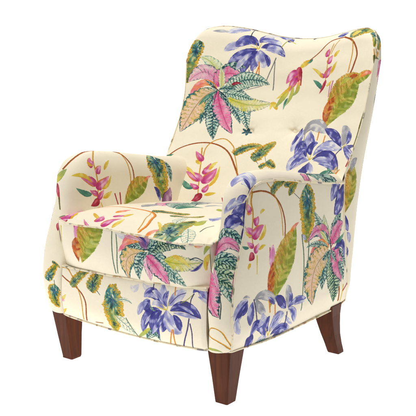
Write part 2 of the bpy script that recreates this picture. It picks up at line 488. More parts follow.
tl front 1.11 168.47 173.29 166.58 171.34 164.93 169.94
S dk front 0.335 0.112 167.06 173.61 168.82 173.88 171.49 173.19
mv front 1.64 168.47 174.1 166.23 175.62 165.04 177.03
ygs front 0.88 187.59 177.93 186.41 176.56 185.64 174.67
yl front 1.04 186.93 174.96 185.93 172.79 185.71 170.32
S or front 0.186 0.124 186.14 172.79 185.94 170.6
or front 0.52 183.21 176.85 184.29 176.7 185.5 177.04
hb seat 4.11 77.69 141.49 75.17 148.09 77.13 151.01
yl seat 1.01 78.6 142.97 77.68 145.93 76.28 149.0
yl seat 0.99 81.94 149.28 85.9 146.29 89.88 144.06
hb seat 2.6 89.22 143.16 87.76 145.94 87.3 147.67
hb seat 2.6 93.33 141.13 92.11 144.89 94.09 147.62
hb seat 2.23 90.41 147.99 91.36 149.85 92.01 152.05
yl seat 1.49 96.03 141.39 95.34 144.59 94.9 147.96
yl seat 1.62 93.13 149.53 92.4 152.45 92.08 154.95
or seat 1.77 87.95 151.95 87.3 155.64 87.36 159.03
S or seat 0.516 0.811 75.18 152.19 78.24 157.86 85.77 161.28 93.07 161.23 98.65 156.37 104.45 146.93 105.23 141.89
S oc seat 0.226 0.301 93.99 160.14 101.89 147.85 104.2 142.68
gry seat 3.6 86.59 164.8 85.03 171.67 87.42 173.5
pkl seat 6.0 88.33 171.93 84.92 180.88 86.38 184.01
tlp seat 7.2 92.31 172.24 89.17 183.47 92.9 187.22
tl seat 4.8 91.86 184.02 83.84 200.81 91.62 198.93
gry seat 2.4 96.2 182.86 96.71 186.76 99.32 187.35
gry seat 3.6 89.77 186.73 87.45 196.54 93.83 195.91
tg seat 2.4 93.58 172.08 93.72 178.64 96.95 181.37
cdg seat 4.8 92.38 162.49 96.79 166.24 99.54 171.18
cdg seat 4.8 100.98 160.17 103.39 164.4 104.69 171.16
cdp seat 7.03 114.05 140.36 112.96 147.12 112.33 157.02
S gr seat 0.177 0.177 114.77 141.12 113.83 146.87 112.86 154.13
tlo seat 3.97 116.65 148.4 120.22 143.85 122.79 139.72
or seat 1.52 108.87 140.47 108.84 142.96 110.22 144.61
ygs seat 1.53 101.34 182.54 103.74 180.78 104.28 181.56
tl seat 1.11 125.08 140.91 126.11 141.23 127.28 141.78
S br rail 0.338 0.451 133.65 195.3 136.9 193.83 140.75 192.49 143.58 190.37 144.64 187.57 143.91 182.91
S oc rail 0.318 0.358 133.5 197.02 136.5 197.25 139.31 194.91 141.98 191.23 143.04 187.5 142.73 182.92
cdg rail 2.82 138.68 192.36 141.97 195.96 145.21 197.8
cdg rail 4.45 146.33 192.41 147.93 195.55 150.06 198.85
S dk rail 0.145 0.145 149.01 192.91 150.18 191.98
S or rail 0.211 0.211 142.53 197.86 146.01 198.23 149.95 198.03
yl rail 0.99 134.05 186.4 135.57 188.14 136.51 189.35
yl rail 0.85 133.04 181.78 134.71 183.26 136.36 184.74
mgp rail 0.76 134.14 187.09 135.02 187.01 135.89 186.93
cd rail 7.34 152.38 193.53 155.05 190.04 154.36 182.32
tlo rail 3.33 156.01 187.05 159.34 185.06 162.95 182.71
S br rail 0.203 0.203 147.54 183.22 150.36 183.61
lvp rail 1.84 161.06 196.89 162.37 195.79 163.84 197.35
lvp rail 1.56 165.13 197.81 166.82 196.8 168.33 197.82
bd rail 2.98 172.41 193.47 169.08 195.86 166.12 194.28
lv rail 1.34 170.96 194.58 168.81 195.28 167.16 194.46
bd rail 3.15 168.26 193.84 167.28 192.29 168.34 190.53
lv rail 2.05 167.6 193.17 165.54 191.7 164.1 188.92
lv rail 1.7 173.13 192.21 170.7 193.44 169.01 192.6
bd rail 2.89 171.78 191.7 167.99 189.91 165.22 184.14
lv rail 0.86 170.07 190.56 167.97 188.78 166.41 186.49
bd rail 3.72 172.46 191.54 169.68 187.96 170.98 183.43
bd rail 2.25 173.81 191.78 173.45 188.34 172.16 185.49
lv rail 1.01 172.13 190.92 171.77 188.89 171.56 185.98
lv rail 4.85 174.14 192.11 175.14 188.91 178.95 186.37
bd rail 2.39 176.15 191.06 177.78 189.36 178.34 186.86
lv rail 3.05 174.12 192.94 172.55 195.66 172.17 198.95
bd rail 1.65 174.11 193.21 173.31 194.99 174.35 197.28
lv rail 3.03 174.44 193.27 177.19 196.2 180.17 198.25
S pu rail 0.162 0.162 175.07 193.93 177.48 196.51 179.93 197.7
bd rail 3.13 175.14 192.01 180.28 194.0 184.99 191.36
lv rail 1.16 176.14 191.62 179.71 191.66 184.09 191.23
S pu rail 0.173 0.144 175.47 192.06 179.7 192.5 184.09 191.51
lv rail 0.9 177.71 193.84 180.31 193.45 182.85 192.18
bl rail 2.31 182.15 198.06 184.15 199.4 186.04 196.16
bd rail 1.01 182.73 198.42 183.94 198.87 185.7 197.8
lv rail 0.9 183.81 197.31 185.55 196.76 186.14 195.54
S or rail 0.296 0.296 176.28 199.12 176.47 196.6
S yg rail 0.189 0.162 178.63 194.83 180.46 195.96 182.49 197.86
S or rail 0.314 0.314 175.7 186.71 174.14 181.81
S or rail 0.35 0.35 176.04 186.77 175.99 182.17
S pu rail 0.335 0.335 181.31 190.79 180.62 187.23 178.75 182.36
S pu rail 0.29 0.29 181.62 189.41 182.15 186.57 181.79 182.57
S pu rail 0.273 0.242 182.49 197.86 181.72 196.17 181.55 193.94
S pu rail 0.273 0.273 168.93 198.17 169.08 195.86
tl rail 1.97 166.04 182.41 169.22 184.63 170.99 182.48
S yl rail 0.286 0.127 174.14 192.11 174.71 194.42
S yl rail 0.303 0.135 173.8 192.05 172.41 193.47
S yl rail 0.261 0.116 173.8 192.05 170.74 192.35
yg back 1.91 14.55 48.68 14.35 52.9 13.36 56.25
tg back 1.02 12.68 46.52 10.63 44.25 8.87 40.89
tl back 1.61 13.03 44.74 11.88 41.5 11.57 37.65
tlp back 2.51 16.74 46.91 21.11 46.85 26.11 46.06
S gy back 0.177 0.142 27.75 51.38 25.18 50.33 22.65 49.27
lv back 1.97 22.73 62.77 20.32 59.52 18.51 55.72
lv back 1.37 27.72 65.5 31.44 65.05 34.46 62.73
bl back 2.77 52.27 29.39 50.18 28.55 48.74 26.27
lv back 1.81 55.9 29.54 59.63 30.39 63.75 29.72
bl back 1.59 59.31 24.66 62.69 24.45 66.71 22.85
lv back 1.25 68.71 29.04 71.25 27.72 72.83 25.74
tg back 1.09 61.1 20.53 63.73 22.05 67.29 21.49
tl back 1.83 63.74 19.25 64.85 21.4 65.88 22.82
S yl back 0.177 0.177 33.34 68.67 37.27 67.03
ygs back 1.56 59.3 52.49 61.31 53.65 63.91 54.08
tl outer_r 1.55 50.78 112.41 48.31 115.24 45.96 117.42
tg outer_r 1.39 54.49 112.27 57.92 112.78 60.23 114.12
tl outer_r 2.75 56.06 105.93 58.93 102.82 59.77 99.44
lv outer_r 2.23 14.86 96.03 16.43 97.48 18.28 98.24
bl outer_r 2.04 23.74 91.25 26.19 92.14 29.39 91.58
lv outer_r 0.94 31.77 98.79 34.94 98.88 37.73 98.48
S oc outer_r 0.195 0.195 43.7 119.27 46.0 116.83 48.99 113.34
yg outer_r 1.43 44.9 117.03 47.18 115.45 49.59 112.93
bl outer_r 3.26 56.85 125.49 55.52 122.76 53.52 121.34
tl rail 0.66 168.32 192.47 169.03 191.49 170.42 191.18
lv rail 1.49 172.71 194.07 170.81 195.89 168.66 196.32
bl rail 1.75 173.48 191.16 171.04 187.63 168.4 184.16
tl front 1.52 175.9 175.91 178.36 177.02 180.9 176.58
tlp front 1.76 172.65 171.18 175.07 169.89 177.33 168.01
yl front 1.18 176.64 173.39 179.78 172.78 181.95 170.9
pkl front 1.09 160.21 176.38 163.7 176.32 166.6 175.67
tl cover_r 1.48 27.6 232.79 28.04 234.75 27.0 236.76
tlw cover_r 1.7 22.28 232.32 23.07 234.17 21.31 236.31
lv cover_r 0.95 44.19 233.88 42.87 232.71 41.41 232.34
pkl cover_r 1.14 25.87 231.02 23.22 232.21 20.49 233.26
cdg cover_l 1.04 5.62 155.86 7.08 155.53 8.52 154.61
S ol back 0.604 0.511 72.57 60.09 73.4 56.17 72.82 52.49
S pu back 0.552 0.46 72.91 51.86 72.53 48.81 72.47 45.02
S ol back 0.485 0.397 72.17 44.4 71.44 40.57 71.31 37.22
tg seat 1.5 116.86 139.77 116.99 142.92 118.44 144.43
yl seat 0.79 106.37 148.42 108.73 146.41 110.91 143.77
ygs seat 2.67 116.36 152.24 114.92 156.77 115.49 158.72
lv seat 3.41 117.12 158.36 112.53 167.34 113.2 169.3
tlo seat 3.06 111.21 150.14 107.92 155.98 105.95 162.97
S gr seat 0.271 0.271 120.86 148.11 119.65 152.3 120.02 155.36
hb seat 0.8 89.47 139.66 86.17 141.56 83.01 144.06
ygs rail 1.06 168.09 185.92 165.5 183.89 162.64 181.98
S gr rail 0.266 0.222 159.69 187.21 161.39 184.57 163.27 181.79
tlo rail 1.15 156.9 191.81 159.8 192.34 161.98 191.62
'''
# ------------------------------------------------------------------ painting the printed cloth
RES = 19                                   # texels per cm
NPX = int(ATLAS * RES)
rng = np.random.default_rng(7)
def srgb(c): return np.array([int(c[i:i + 2], 16) / 255 for i in (1, 3, 5)], np.float32)
def value_noise(n, cells):
    g = rng.random((cells, cells)).astype(np.float32)
    t = np.arange(n) * cells / n; i = t.astype(int); f = (t - i); f = (f * f * (3 - 2 * f)).astype(np.float32)
    a = g[i % cells]; b = g[(i + 1) % cells]
    r = a + (b - a) * f[:, None]
    a = r[:, i % cells]; b = r[:, (i + 1) % cells]
    return a + (b - a) * f[None]
NZ1 = value_noise(1024, 64); NZ2 = value_noise(1024, 180); NZ3 = value_noise(1024, 400); NZ0 = value_noise(1024, 20)
def nzs(tab, x, y): return tab[(np.asarray(x * 1).astype(int)) % 1024, (np.asarray(y * 1).astype(int)) % 1024]
BASE = srgb(CLOTH)
sheet = np.empty((NPX, NPX, 3), np.float32); sheet[:] = BASE
# faint unevenness of the ground cloth
yy, xx = np.mgrid[0:NPX, 0:NPX]
sheet *= (1 - .012 * (NZ2[yy % 1024, xx % 1024] - .5) - .015 * (NZ0[(yy // 2) % 1024, (xx // 2) % 1024] - .5))[..., None]
del yy, xx
C_ = {'br': '#a8551c', 'oc': '#dda438', 'pu': '#4d4680', 'gr': '#5e7d66', 'gy': '#7f8284', 'mg': '#cf4a98', 'or': '#ee9430', 'yl': '#e6cf4e',
      'rd': '#b92f48', 'dk': '#2d4754', 'yg': '#b6b860', 'ol': '#70702e'}
def window(panel, x0, y0, x1, y1):
    u, v, w, h = PANEL[panel]
    x0 = max(x0, u - .9); y0 = max(y0, v - .9); x1 = min(x1, u + w + .05); y1 = min(y1, v + h + .05)
    i0, j0, i1, j1 = [int(k * RES) for k in (x0, y0, x1, y1)]
    if i1 - i0 < 2 or j1 - j0 < 2: return None
    Y, X = np.mgrid[j0:j1, i0:i1].astype(np.float32)
    return i0, j0, i1, j1, (X + .5) / RES, (Y + .5) / RES
def along(X, Y, P, wid):
    """nearest point on polyline P: (s 0..1, signed distance)"""
    L = np.r_[0, np.cumsum(np.hypot(*np.diff(P, axis=0).T))]
    best = np.full(X.shape, 1e9, np.float32); S = np.zeros_like(X); D = np.zeros_like(X)
    for k in range(len(P) - 1):
        dx, dy = P[k + 1] - P[k]; l2 = dx * dx + dy * dy + 1e-9
        t = ((X - P[k, 0]) * dx + (Y - P[k, 1]) * dy) / l2
        tc = np.clip(t, 0, 1)
        ex = X - P[k, 0] - tc * dx; ey = Y - P[k, 1] - tc * dy
        d = ex * ex + ey * ey
        m = d < best
        best[m] = d[m]; S[m] = ((L[k] + tc * math.sqrt(l2)) / L[-1])[m]
        D[m] = (np.sign(dx * ey - dy * ex) * np.sqrt(d))[m]
    return S, D, L[-1]
def mixin(win, col, a):
    i0, j0, i1, j1 = win[:4]
    T = sheet[j0:j1, i0:i1]; T += (col - T) * a[..., None]
def mixc(c, col, a): return c + (col - c) * a[..., None]
def stroke(col, panel, w0, w1, P):
    P = catmull(np.array(P).reshape(-1, 2), max(8, len(P) * 6)); pad = max(w0, w1) + .3
    win = window(panel, P[:, 0].min() - pad, P[:, 1].min() - pad, P[:, 0].max() + pad, P[:, 1].max() + pad)
    if win is None: return
    X, Y = win[4:]
    s, d, L = along(X, Y, P, pad)
    n1 = nzs(NZ2, X * 40, Y * 40); n0 = nzs(NZ1, X * 55, Y * 55)
    hw = (w0 + (w1 - w0) * s) * .58 * (.86 + .28 * n0)
    a = np.clip((hw - np.abs(d)) * RES * .9 + .5, 0, 1) * (.72 + .28 * n1)
    c = srgb(C_[col]) * (1.12 - .34 * (d / (hw + .01) * .5 + .5)[..., None] * np.ones(3))
    c = np.clip(c, 0, 1) ** DEPTH
    mixin(win, c.astype(np.float32), a)
    # a darker pigment line on one side
    e = np.clip(1 - np.abs(d - hw * .7) * RES * .9, 0, 1) * .35 * (n1 > .35)
    mixin(win, srgb(C_[col]) * .6, e)
def hexes(*a): return [srgb(x) if x else None for x in a]
# style: kind, base colour, tip colour, vein colour, rim colour, midrib colour, veins per 10 cm, rim width, outline jag
ST = {
 'tl':  ('vein', '#235a60', '#7fb0a4', '#eef1e0', '#163f4e', '#20424f', 9, .13, .10),
 'tlw': ('vein', '#22524a', '#7fa88c', '#f0f1cc', '#23505a', '#1f4048', 11, .12, .12),
 'tlp': ('vein', '#4f8a82', '#b8d0bc', '#f4f2e0', '#34646a', '#2b5660', 11, .13, .08),
 'tlo': ('line', '#e4ecd8', '#e9ecd8', '#4f8a88', '#4a7f84', '#3f777c', 8, .10, .05),
 'pk':  ('crot', '#ea5f9c', '#f29cc0', '#fbe6e4', '#1f4752', '#a8325e', 9, .20, .10),
 'pkl': ('crot', '#ee9bc4', '#f6cdd9', '#fbeee6', '#5b6470', '#c2688e', 9, .16, .10),
 'pkv': ('crot', '#e45a9c', '#f1b3cb', '#fae9e4', '#234b58', '#7e2f55', 10, .18, .10),
 'py':  ('crot', '#f3d6bc', '#f3cfc4', '#e6c45a', '#2f6a70', '#8a7a30', 7, .22, .12),
 'yg':  ('crot', '#dfe08a', '#e6ecd0', '#f4f2da', '#6fa090', '#8fa83c', 10, .14, .07),
 'ygo': ('crot', '#c2cc6a', '#e4e8c4', '#f4f2da', '#4f8070', '#7f9040', 10, .14, .07),
 'ygy': ('crot', '#dcd23a', '#f1ecd6', '#f7f3d6', '#4a5f66', '#7f9a3a', 10, .10, .07),
 'ygs': ('wash', '#c9c550', '#9db27a', '#e8dc70', '#6f9a68', None, 0, .2, .05),
 'or':  ('wash', '#f2a03c', '#ee7fa6', '#fbe0c0', '#e8793c', None, 0, .18, .08),
 'or2': ('bana', '#c9582c', '#dd8f3c', '#efb878', '#a83f30', '#a03a28', 9, .05, .06),
 'yl':  ('wash', '#e2b738', '#e6d458', '#f3e9a0', '#d29a2c', None, 0, .2, .05),
 'tg':  ('wash', '#3f8072', '#6fa58c', '#a8cdb4', '#2a5a58', None, 0, .2, .05),
 'ol':  ('wash', '#8a9048', '#a39c54', '#d8d0a0', '#5f7040', None, 0, .2, .15),
 'hb':  ('brac', '#c43a86', '#ea8fbe', '#f8dcea', '#d98a3c', '#a02860', 0, .18, .03),
 'hd':  ('brac', '#a81e3c', '#c9405a', '#e68a9c', '#8a1830', '#7a1030', 0, .15, .03),
 'mgp': ('wash', '#e48fc0', '#f0c0d8', '#f8e6ee', '#d070a8', None, 0, .1, .05),
 'mv':  ('wash', '#8a5a8c', '#b88ab4', '#e4c8dc', '#4a3a64', '#3d3050', 0, .2, .12),
 'bd':  ('petl', '#47479a', '#5a5aa8', '#c0c0e4', '#2f2d70', '#32306a', 0, .16, .05),
 'bl':  ('petl', '#6264b0', '#7f80c0', '#e2e2f0', '#38387c', '#48488a', 0, .14, .05),
 'lv':  ('petl', '#a6a8d6', '#c6c7e2', '#f3f1ea', '#5a5ba0', '#8a8abc', 0, .09, .05),
 'lvp': ('petl', '#d6d4e2', '#e4e0e2', '#f4f0e4', '#c4c2da', None, 0, .08, .08),
 'gry': ('petl', '#a9a9ae', '#c0c0cc', '#e6e4dc', '#85868f', '#8d8ea6', 0, .10, .08),
 'cd':  ('cala', '#4a9098', '#93a246', '#3a4f6a', '#ecbb3a', '#e9e6c0', 9, .34, .16),
 'cdg': ('cala', '#5c8c66', '#73965a', '#f2f0d0', '#e6b540', '#2f4c46', 12, .36, .22),
 'cdp': ('cala', '#8fb4ac', '#c4b060', '#5f7f9a', '#c8b050', '#6f8f6c', 9, .24, .10),
 'bn':  ('bana', '#d6c050', '#93a83c', '#e2da7c', '#8d9a34', '#cf8a34', 9, .05, .04),
 'bn2': ('bana', '#d8a83a', '#a8b848', '#e8d078', '#7f8a34', '#d9782c', 9, .05, .08),
 'tbud': ('tbud', '#2f5a68', '#2f5a68', '#2f5a68', '#2a4a5c', None, 0, .1, .5),
}
def leaf(style, panel, w, c):
    kind, A, B, V, R, M, nv, rim, jag = ST[style]
    A, B, V, R, M = hexes(A, B, V, R, M)
    p0, pm, p1 = np.array(c).reshape(3, 2)
    q = 2 * pm - (p0 + p1) / 2; t = np.linspace(0, 1, 22)[:, None]
    P = (1 - t)**2 * p0 + 2 * t * (1 - t) * q + t * t * p1
    pad = w * .8 + .2
    win = window(panel, P[:, 0].min() - pad, P[:, 1].min() - pad, P[:, 0].max() + pad, P[:, 1].max() + pad)
    if win is None: return
    X, Y = win[4:]
    s, d, L = along(X, Y, P, pad)
    k = (abs(hash_((c[0], c[1]))) % 997)
    n0 = nzs(NZ0, X * 40 + k, Y * 40); n1 = nzs(NZ1, X * 60 + k, Y * 60); n2 = nzs(NZ2, X * 60, Y * 60 + k); n3 = nzs(NZ3, X * 60, Y * 60)
    side = np.sign(d)
    # outline
    if kind in ('petl',): prof = np.power(np.clip(np.sin(math.pi * np.power(s, 1.08)), 0, 1), .68)
    elif kind == 'cala': prof = np.power(np.clip(np.sin(math.pi * np.power(s, .60)), 0, 1), .46)
    elif kind == 'bana': prof = np.power(np.clip(np.sin(math.pi * np.power(s, 1.3)), 0, 1), .8)
    elif kind == 'brac': prof = np.power(np.clip(np.sin(math.pi * np.power(s, .62)), 0, 1), .8)
    elif kind == 'tbud': prof = np.power(np.clip(np.sin(math.pi * s), 0, 1), .5)
    else: prof = np.power(np.clip(np.sin(math.pi * np.power(s, .78)), 0, 1), .85)
    teeth = 0
    if kind in ('crot', 'vein', 'cala') and nv:
        n = max(3, nv * L / 10)
        teeth = jag * (np.abs(((s * n - np.where(side > 0, .15, 0)) % 1) - .5) - .25) * 1.6
    w = w * {'petl': .98, 'brac': 1.12, 'wash': 1.12, 'cala': 1.06, 'crot': 1.12, 'vein': 1.14}.get(kind, 1.0)
    hw = w * .5 * prof * (1 + teeth + jag * 1.4 * (nzs(NZ1, s * 260 + k, side * 40 + 60) - .5) + .10 * (n1 - .5))
    hw = np.maximum(hw, 1e-3)
    r = np.abs(d) / hw
    ends = (s > .0005) & (s < .9995)
    a = np.clip((hw - np.abs(d)) * RES * .8 + .4, 0, 1) * (ends | (np.abs(d) < .03))
    if not a.any(): return
    tl = np.clip(r, 0, 1.2); ns = max(3.0, nv * L / 10)
    ph = s * ns - tl * (.9 if kind != 'bana' else .55) + np.where(side > 0, .35, 0) + .5 * (n1 - .5) + .6 * (n0 - .5)
    fr = np.abs((ph % 1) - .5) * 2                              # 1 on a vein, 0 between
    col = A + (B - A) * np.clip(s * 1.15 - .1 + .5 * (n0 - .5), 0, 1)[..., None]
    a_ = .95
    if kind == 'vein':
        pale = mixc(V + 0 * col, B, np.clip(.25 + 1.5 * (n0 - .4), 0, 1) * .75)
        band = np.clip((fr - (.20 + .50 * tl ** .8 + .25 * (n2 - .5))) * 3.4, 0, 1)
        col = mixc(pale, mixc(A + 0 * col, R, np.clip(2 * (n1 - .4), 0, 1) * .8), np.clip(band + np.clip((.36 - n0) * 4, 0, 1) * .6, 0, 1) * .95)
        col = mixc(col, R, np.clip((tl - (1 - rim * (.6 + 1.1 * n1))) * 9, 0, 1) * (.55 + .45 * n1))
        col = mixc(col, M, np.clip(1.2 - np.abs(d) / (.05 + .020 * w), 0, 1) * .9 * (s < .95))
    elif kind == 'line':
        col = mixc(BASE + 0 * col, col, .25 + .5 * (n0 - .3))
        col = mixc(col, V, np.clip((fr - .80) * 9, 0, 1) * .75)
        col = mixc(col, R, np.clip((tl - (1 - rim)) * 10, 0, 1) * .85)
        col = mixc(col, M, np.clip(1.2 - np.abs(d) / .10, 0, 1) * .85)
    elif kind == 'crot':
        wash = np.clip(.15 + 1.6 * (n0 - .42) + .9 * (tl - .45), 0, 1)
        col = mixc(col, V, wash * .6)
        col = mixc(col, V, np.clip((fr - .62) * 5, 0, 1) * np.clip(tl * 3, 0, 1) * .75)
        col = mixc(col, A * .86, np.clip(1.3 - tl * 2.2, 0, 1) * np.clip(n2 * 1.6 - .4, 0, 1) * .45)
        spike = np.clip((fr - (1.02 - .62 * np.clip(tl - .35, 0, 1))) * 7, 0, 1) * np.clip(n2 * 2.2 - .3, 0, 1)
        col = mixc(col, R, spike * .85)
        hair = np.clip((fr - .84) * 12, 0, 1) * np.clip(.15 + tl, 0, 1) * np.clip(n2 * 2 - .3, 0, 1)
        col = mixc(col, R, hair * .95)
        col = mixc(col, A * .72, np.clip((fr - .45) * 6, 0, 1) * np.clip((.66 - fr) * 6, 0, 1) * np.clip(n1 * 2 - .6, 0, 1) * .45)
        rimw = rim * (.45 + 2.0 * np.clip((s - .72) * 2.2, 0, 1) + .9 * np.clip(n0 - .5, 0, 1) * 2) * (.6 + .8 * n1)
        tick = np.clip((tl - (1 - rimw * (1.0 + .8 * fr * fr))) * 8, 0, 1)
        col = mixc(col, R, tick * np.clip(.65 + .7 * n2, 0, 1))
        col = mixc(col, R * 1.5, np.clip((tl - .6) * 3, 0, 1) * np.clip((n0 - .55) * 3, 0, 1) * .5)
        col = mixc(col, M, np.clip(1.1 - np.abs(d) / (.05 + .012 * w), 0, 1) * .85 * (s < .95))
    elif kind == 'wash' or kind == 'brac':
        st = nzs(NZ1, tl * side * 26 + 300 + k, s * 60)
        col = mixc(col, V, np.clip(1.6 * (n0 - .4) + .9 * (st - .5), 0, 1) * .75)
        col = mixc(col, R, np.clip((tl - (1 - rim * (.6 + n1))) * 7, 0, 1) * .7 * ((side > 0) | (n1 > .55)))
        if kind == 'brac':
            col = mixc(col, V, np.exp(-((d / hw + .25) / .28)**2) * np.exp(-((s - .45) / .22)**2) * .75)
            col = mixc(col, R, np.clip((d / hw - .62) * 6, 0, 1) * .8 * (s > .25))
        if M is not None: col = mixc(col, M, np.clip(1 - np.abs(d - hw * .1) / .08, 0, 1) * .5 * n1)
    elif kind == 'petl':
        st = nzs(NZ1, tl * side * 42 + 300 + k, s * 70 + k); st2 = nzs(NZ2, tl * side * 80 + 300 + k, s * 90 + k)
        lite = np.clip(2.4 * (n0 - .48) + 2.2 * (st - .54) + .9 * (st2 - .5) + .25 * (s - .4), 0, 1)
        col = mixc(col, V, lite * .85)
        shade = np.clip(1.8 * (.42 - n0) + 1.2 * (.4 - st), 0, 1)
        col = mixc(col, R, shade * .8)
        edge = np.clip((tl - (1 - rim * (.5 + 1.1 * n1))) * 10, 0, 1) * np.where(side > 0, .7, .4)
        col = mixc(col, R, edge)
        if M is not None:
            col = mixc(col, M, np.clip(1 - np.abs(d + .12 * hw) / .06, 0, 1) * .55 * (s > .1) * (s < .85))
            for o_ in (-.62, -.34, .30, .58): col = mixc(col, M, np.clip(1 - np.abs(d / hw - o_ * (1 - .3 * s)) * hw / .035, 0, 1) * .35 * (s > .2) * (s < .9))
        col = mixc(col, V, np.clip((n3 - .7) * 3, 0, 1) * .25)
    elif kind == 'cala':
        core = np.clip(1.30 - tl / (1 - rim) * 1.05 + 1.1 * (n1 - .5) + .5 * (.45 - s), 0, 1)
        so = (s - .22) * L; an = np.arctan2(d, so); rad = np.hypot(so, d)
        ray = nzs(NZ1, an * 88 + 330 + k, rad * 14 + k); ray2 = nzs(NZ2, an * 70 + 330 + k, rad * 22 + k)
        yel = mixc(R + 0 * col, srgb('#a3ac44'), np.clip(2.2 * (n1 - .55), 0, 1) * .8)
        yel = mixc(yel, srgb('#ecd06a'), np.clip(2.4 * (n2 - .60), 0, 1))
        yel = mixc(yel, srgb('#b8702a'), np.clip((ray2 - .62) * 5, 0, 1) * .4)
        if style == 'cdp': yel = mixc(yel, srgb('#e9e2bc'), np.clip(2 * (n0 - .4), 0, 1) * .7)
        green = mixc(srgb('#7f9a48') + 0 * col, A, np.clip(1.5 - rad / (.32 * L + .1) + (n0 - .5), 0, 1))
        col = mixc(yel, green, np.clip(core * 1.6, 0, 1) * np.clip(.45 + 1.1 * ray, 0, 1))
        col = mixc(col, srgb('#e9dd9a'), np.clip((ray - .60) * 6, 0, 1) * .8 * core)
        col = mixc(col, srgb('#234a4c'), np.clip((.40 - ray) * 7, 0, 1) * core * .9)
        col = mixc(col, srgb('#d3a63a'), np.clip((ray2 - .62) * 5, 0, 1) * np.clip(s * 1.6 - .5, 0, 1) * .6)
        if style == 'cdg': col = mixc(col, V, np.clip((fr - .60) * 6, 0, 1) * (fr < .84) * (tl < .6) * (tl > .08) * .85); col = mixc(col, M, np.clip((fr - .84) * 8, 0, 1) * (tl < .75) * .8)
        col = mixc(col, srgb('#1f4f78'), np.exp(-((s - .27) / .09)**2 - (tl / .32)**2) * .85 * np.clip(n1 * 2, 0, 1))
        if style != 'cdg': col = mixc(col, srgb('#f7f2df'), np.clip(1.6 - np.hypot((s - .19) * L * .8, d * 1.5 - .16 * w) / (.035 * w + .06), 0, 1))
        col = mixc(col, srgb('#b8801f'), np.clip((tl - .86) * 8, 0, 1) * .5 * n1)
    elif kind == 'bana':
        g = np.clip(.5 - .5 * d / hw + .6 * (n0 - .5), 0, 1)
        col = A + (B - A) * np.clip(g * 1.4 - .3, 0, 1)[..., None]
        al = s * L * 1.1 - np.abs(d + hw * .2) * .55
        ln = nzs(NZ1, al * 22 + k, side * 30 + np.abs(d) * 5 + 90); ln2 = nzs(NZ2, al * 60 + k, side * 30 + np.abs(d) * 9 + 90)
        col = mixc(col, V, np.clip((ln - .48) * 4, 0, 1) * .65)
        col = mixc(col, R, np.clip((.42 - ln) * 4, 0, 1) * .7)
        col = mixc(col, srgb('#a8662a'), np.clip((ln2 - .62) * 5, 0, 1) * np.clip(1.25 - g * 1.3, 0, 1) * .8)
        col = mixc(col, srgb('#d9883c'), np.clip((n1 - .45) * 3, 0, 1) * np.clip(.9 - g * 1.6, 0, 1) * .85)
        col = mixc(col, srgb('#5f7a28'), np.clip((n2 - .62) * 4, 0, 1) * .5 * g)
        col = mixc(col, srgb('#6f7a2a'), np.clip(1.1 - np.abs(d + hw * .2) / .07, 0, 1) * .6 * n1)
        col = mixc(col, srgb('#efe9c0'), np.clip((n0 - .70) * 4, 0, 1) * .4)
    elif kind == 'tbud':
        hwv = w * .5 * (.72 + .28 * np.cos(5 * np.arctan2(Y - pm[1], X - pm[0])))
        rr = np.hypot(X - pm[0], Y - pm[1]); a = np.clip((hwv * 1.05 - rr) * RES * .5, 0, 1)
        col = mixc(col, srgb('#8fb0b4'), np.clip((n2 - .55) * 3, 0, 1)); a_ = .95
    grain = (.94 + .10 * n3 + .06 * (n2 - .5))[..., None]
    col = np.clip(col * grain, 0, 1) ** DEPTH
    mixin(win, col.astype(np.float32), a * a_ * np.clip(.86 + .3 * n0, 0, 1))
def hash_(t): return int(t[0] * 131 + t[1] * 717)

# pieces that the same bolt of cloth repeats on: (from, to, shift in cm, mirrored)
items = []
for ln in ART.strip().splitlines():
    t = ln.split()
    if t[0] == 'S': t = ['S' + t[1]] + t[2:]
    items.append((t[0], t[1], [float(q) for q in t[2:]]))
def shifted(it, dst, dx=0., dy=0.):
    st, pan, v = it; k = 2 if st[0] == 'S' else 1
    a, b = PANEL[pan][:2]; c, d = PANEL[dst][:2]
    pts = np.array(v[k:]).reshape(-1, 2) + [c - a + dx, d - b + dy]
    return (st, dst, v[:k] + pts.ravel().tolist())
extra = []
for it in items:
    k = 2 if it[0][0] == 'S' else 1
    a, b = PANEL[it[1]][:2]; x = np.mean(it[2][k::2]) - a; y = np.mean(it[2][k + 1::2]) - b
    if it[1] == 'outer_r': extra.append(shifted(it, 'outer_l'))
    if it[1] == 'strip_r': extra.append(shifted(it, 'strip_l'))
    if it[1] == 'back': extra += [shifted(it, 'rear', 0, 14), shifted(it, 'rear', 0, -44)]
    if it[1] == 'back' and y > 38: extra += [shifted(it, 'strip_r', -42, -34), shifted(it, 'strip_l', -42, -34), shifted(it, 'strip_r', -18, 18), shifted(it, 'strip_l', -18, 18)] if x > 36 and y < 64 else []
    if it[1] == 'cover_l' and x > 24: extra.append(shifted(it, 'cover_r', 33, -36))
def keep(it):
    """repeats stay clear of the places the strip already carries its own leaf"""
    if it[1] != 'strip_r': return True
    k = 2 if it[0][0] == 'S' else 1; b = PANEL['strip_r'][1]
    y = np.mean(it[2][k + 1::2]) - b
    return y > 52 or y < 3
for it in [e for e in extra if keep(e)] + items:
    st, pan, v = it
    if st[0] == 'S': stroke(st[1:], pan, v[0], v[1], v[2:])
    else: leaf(st, pan, v[0], v[1:])
cloth_image = bpy.data.images.new('printed_cloth', NPX, NPX, alpha=False)
_buf = np.ones((NPX, NPX, 4), np.float32); _buf[..., :3] = np.clip(sheet, 0, 1)
cloth_image.pixels.foreach_set(_buf.ravel()); cloth_image.update(); cloth_image.pack()
del _buf, sheet

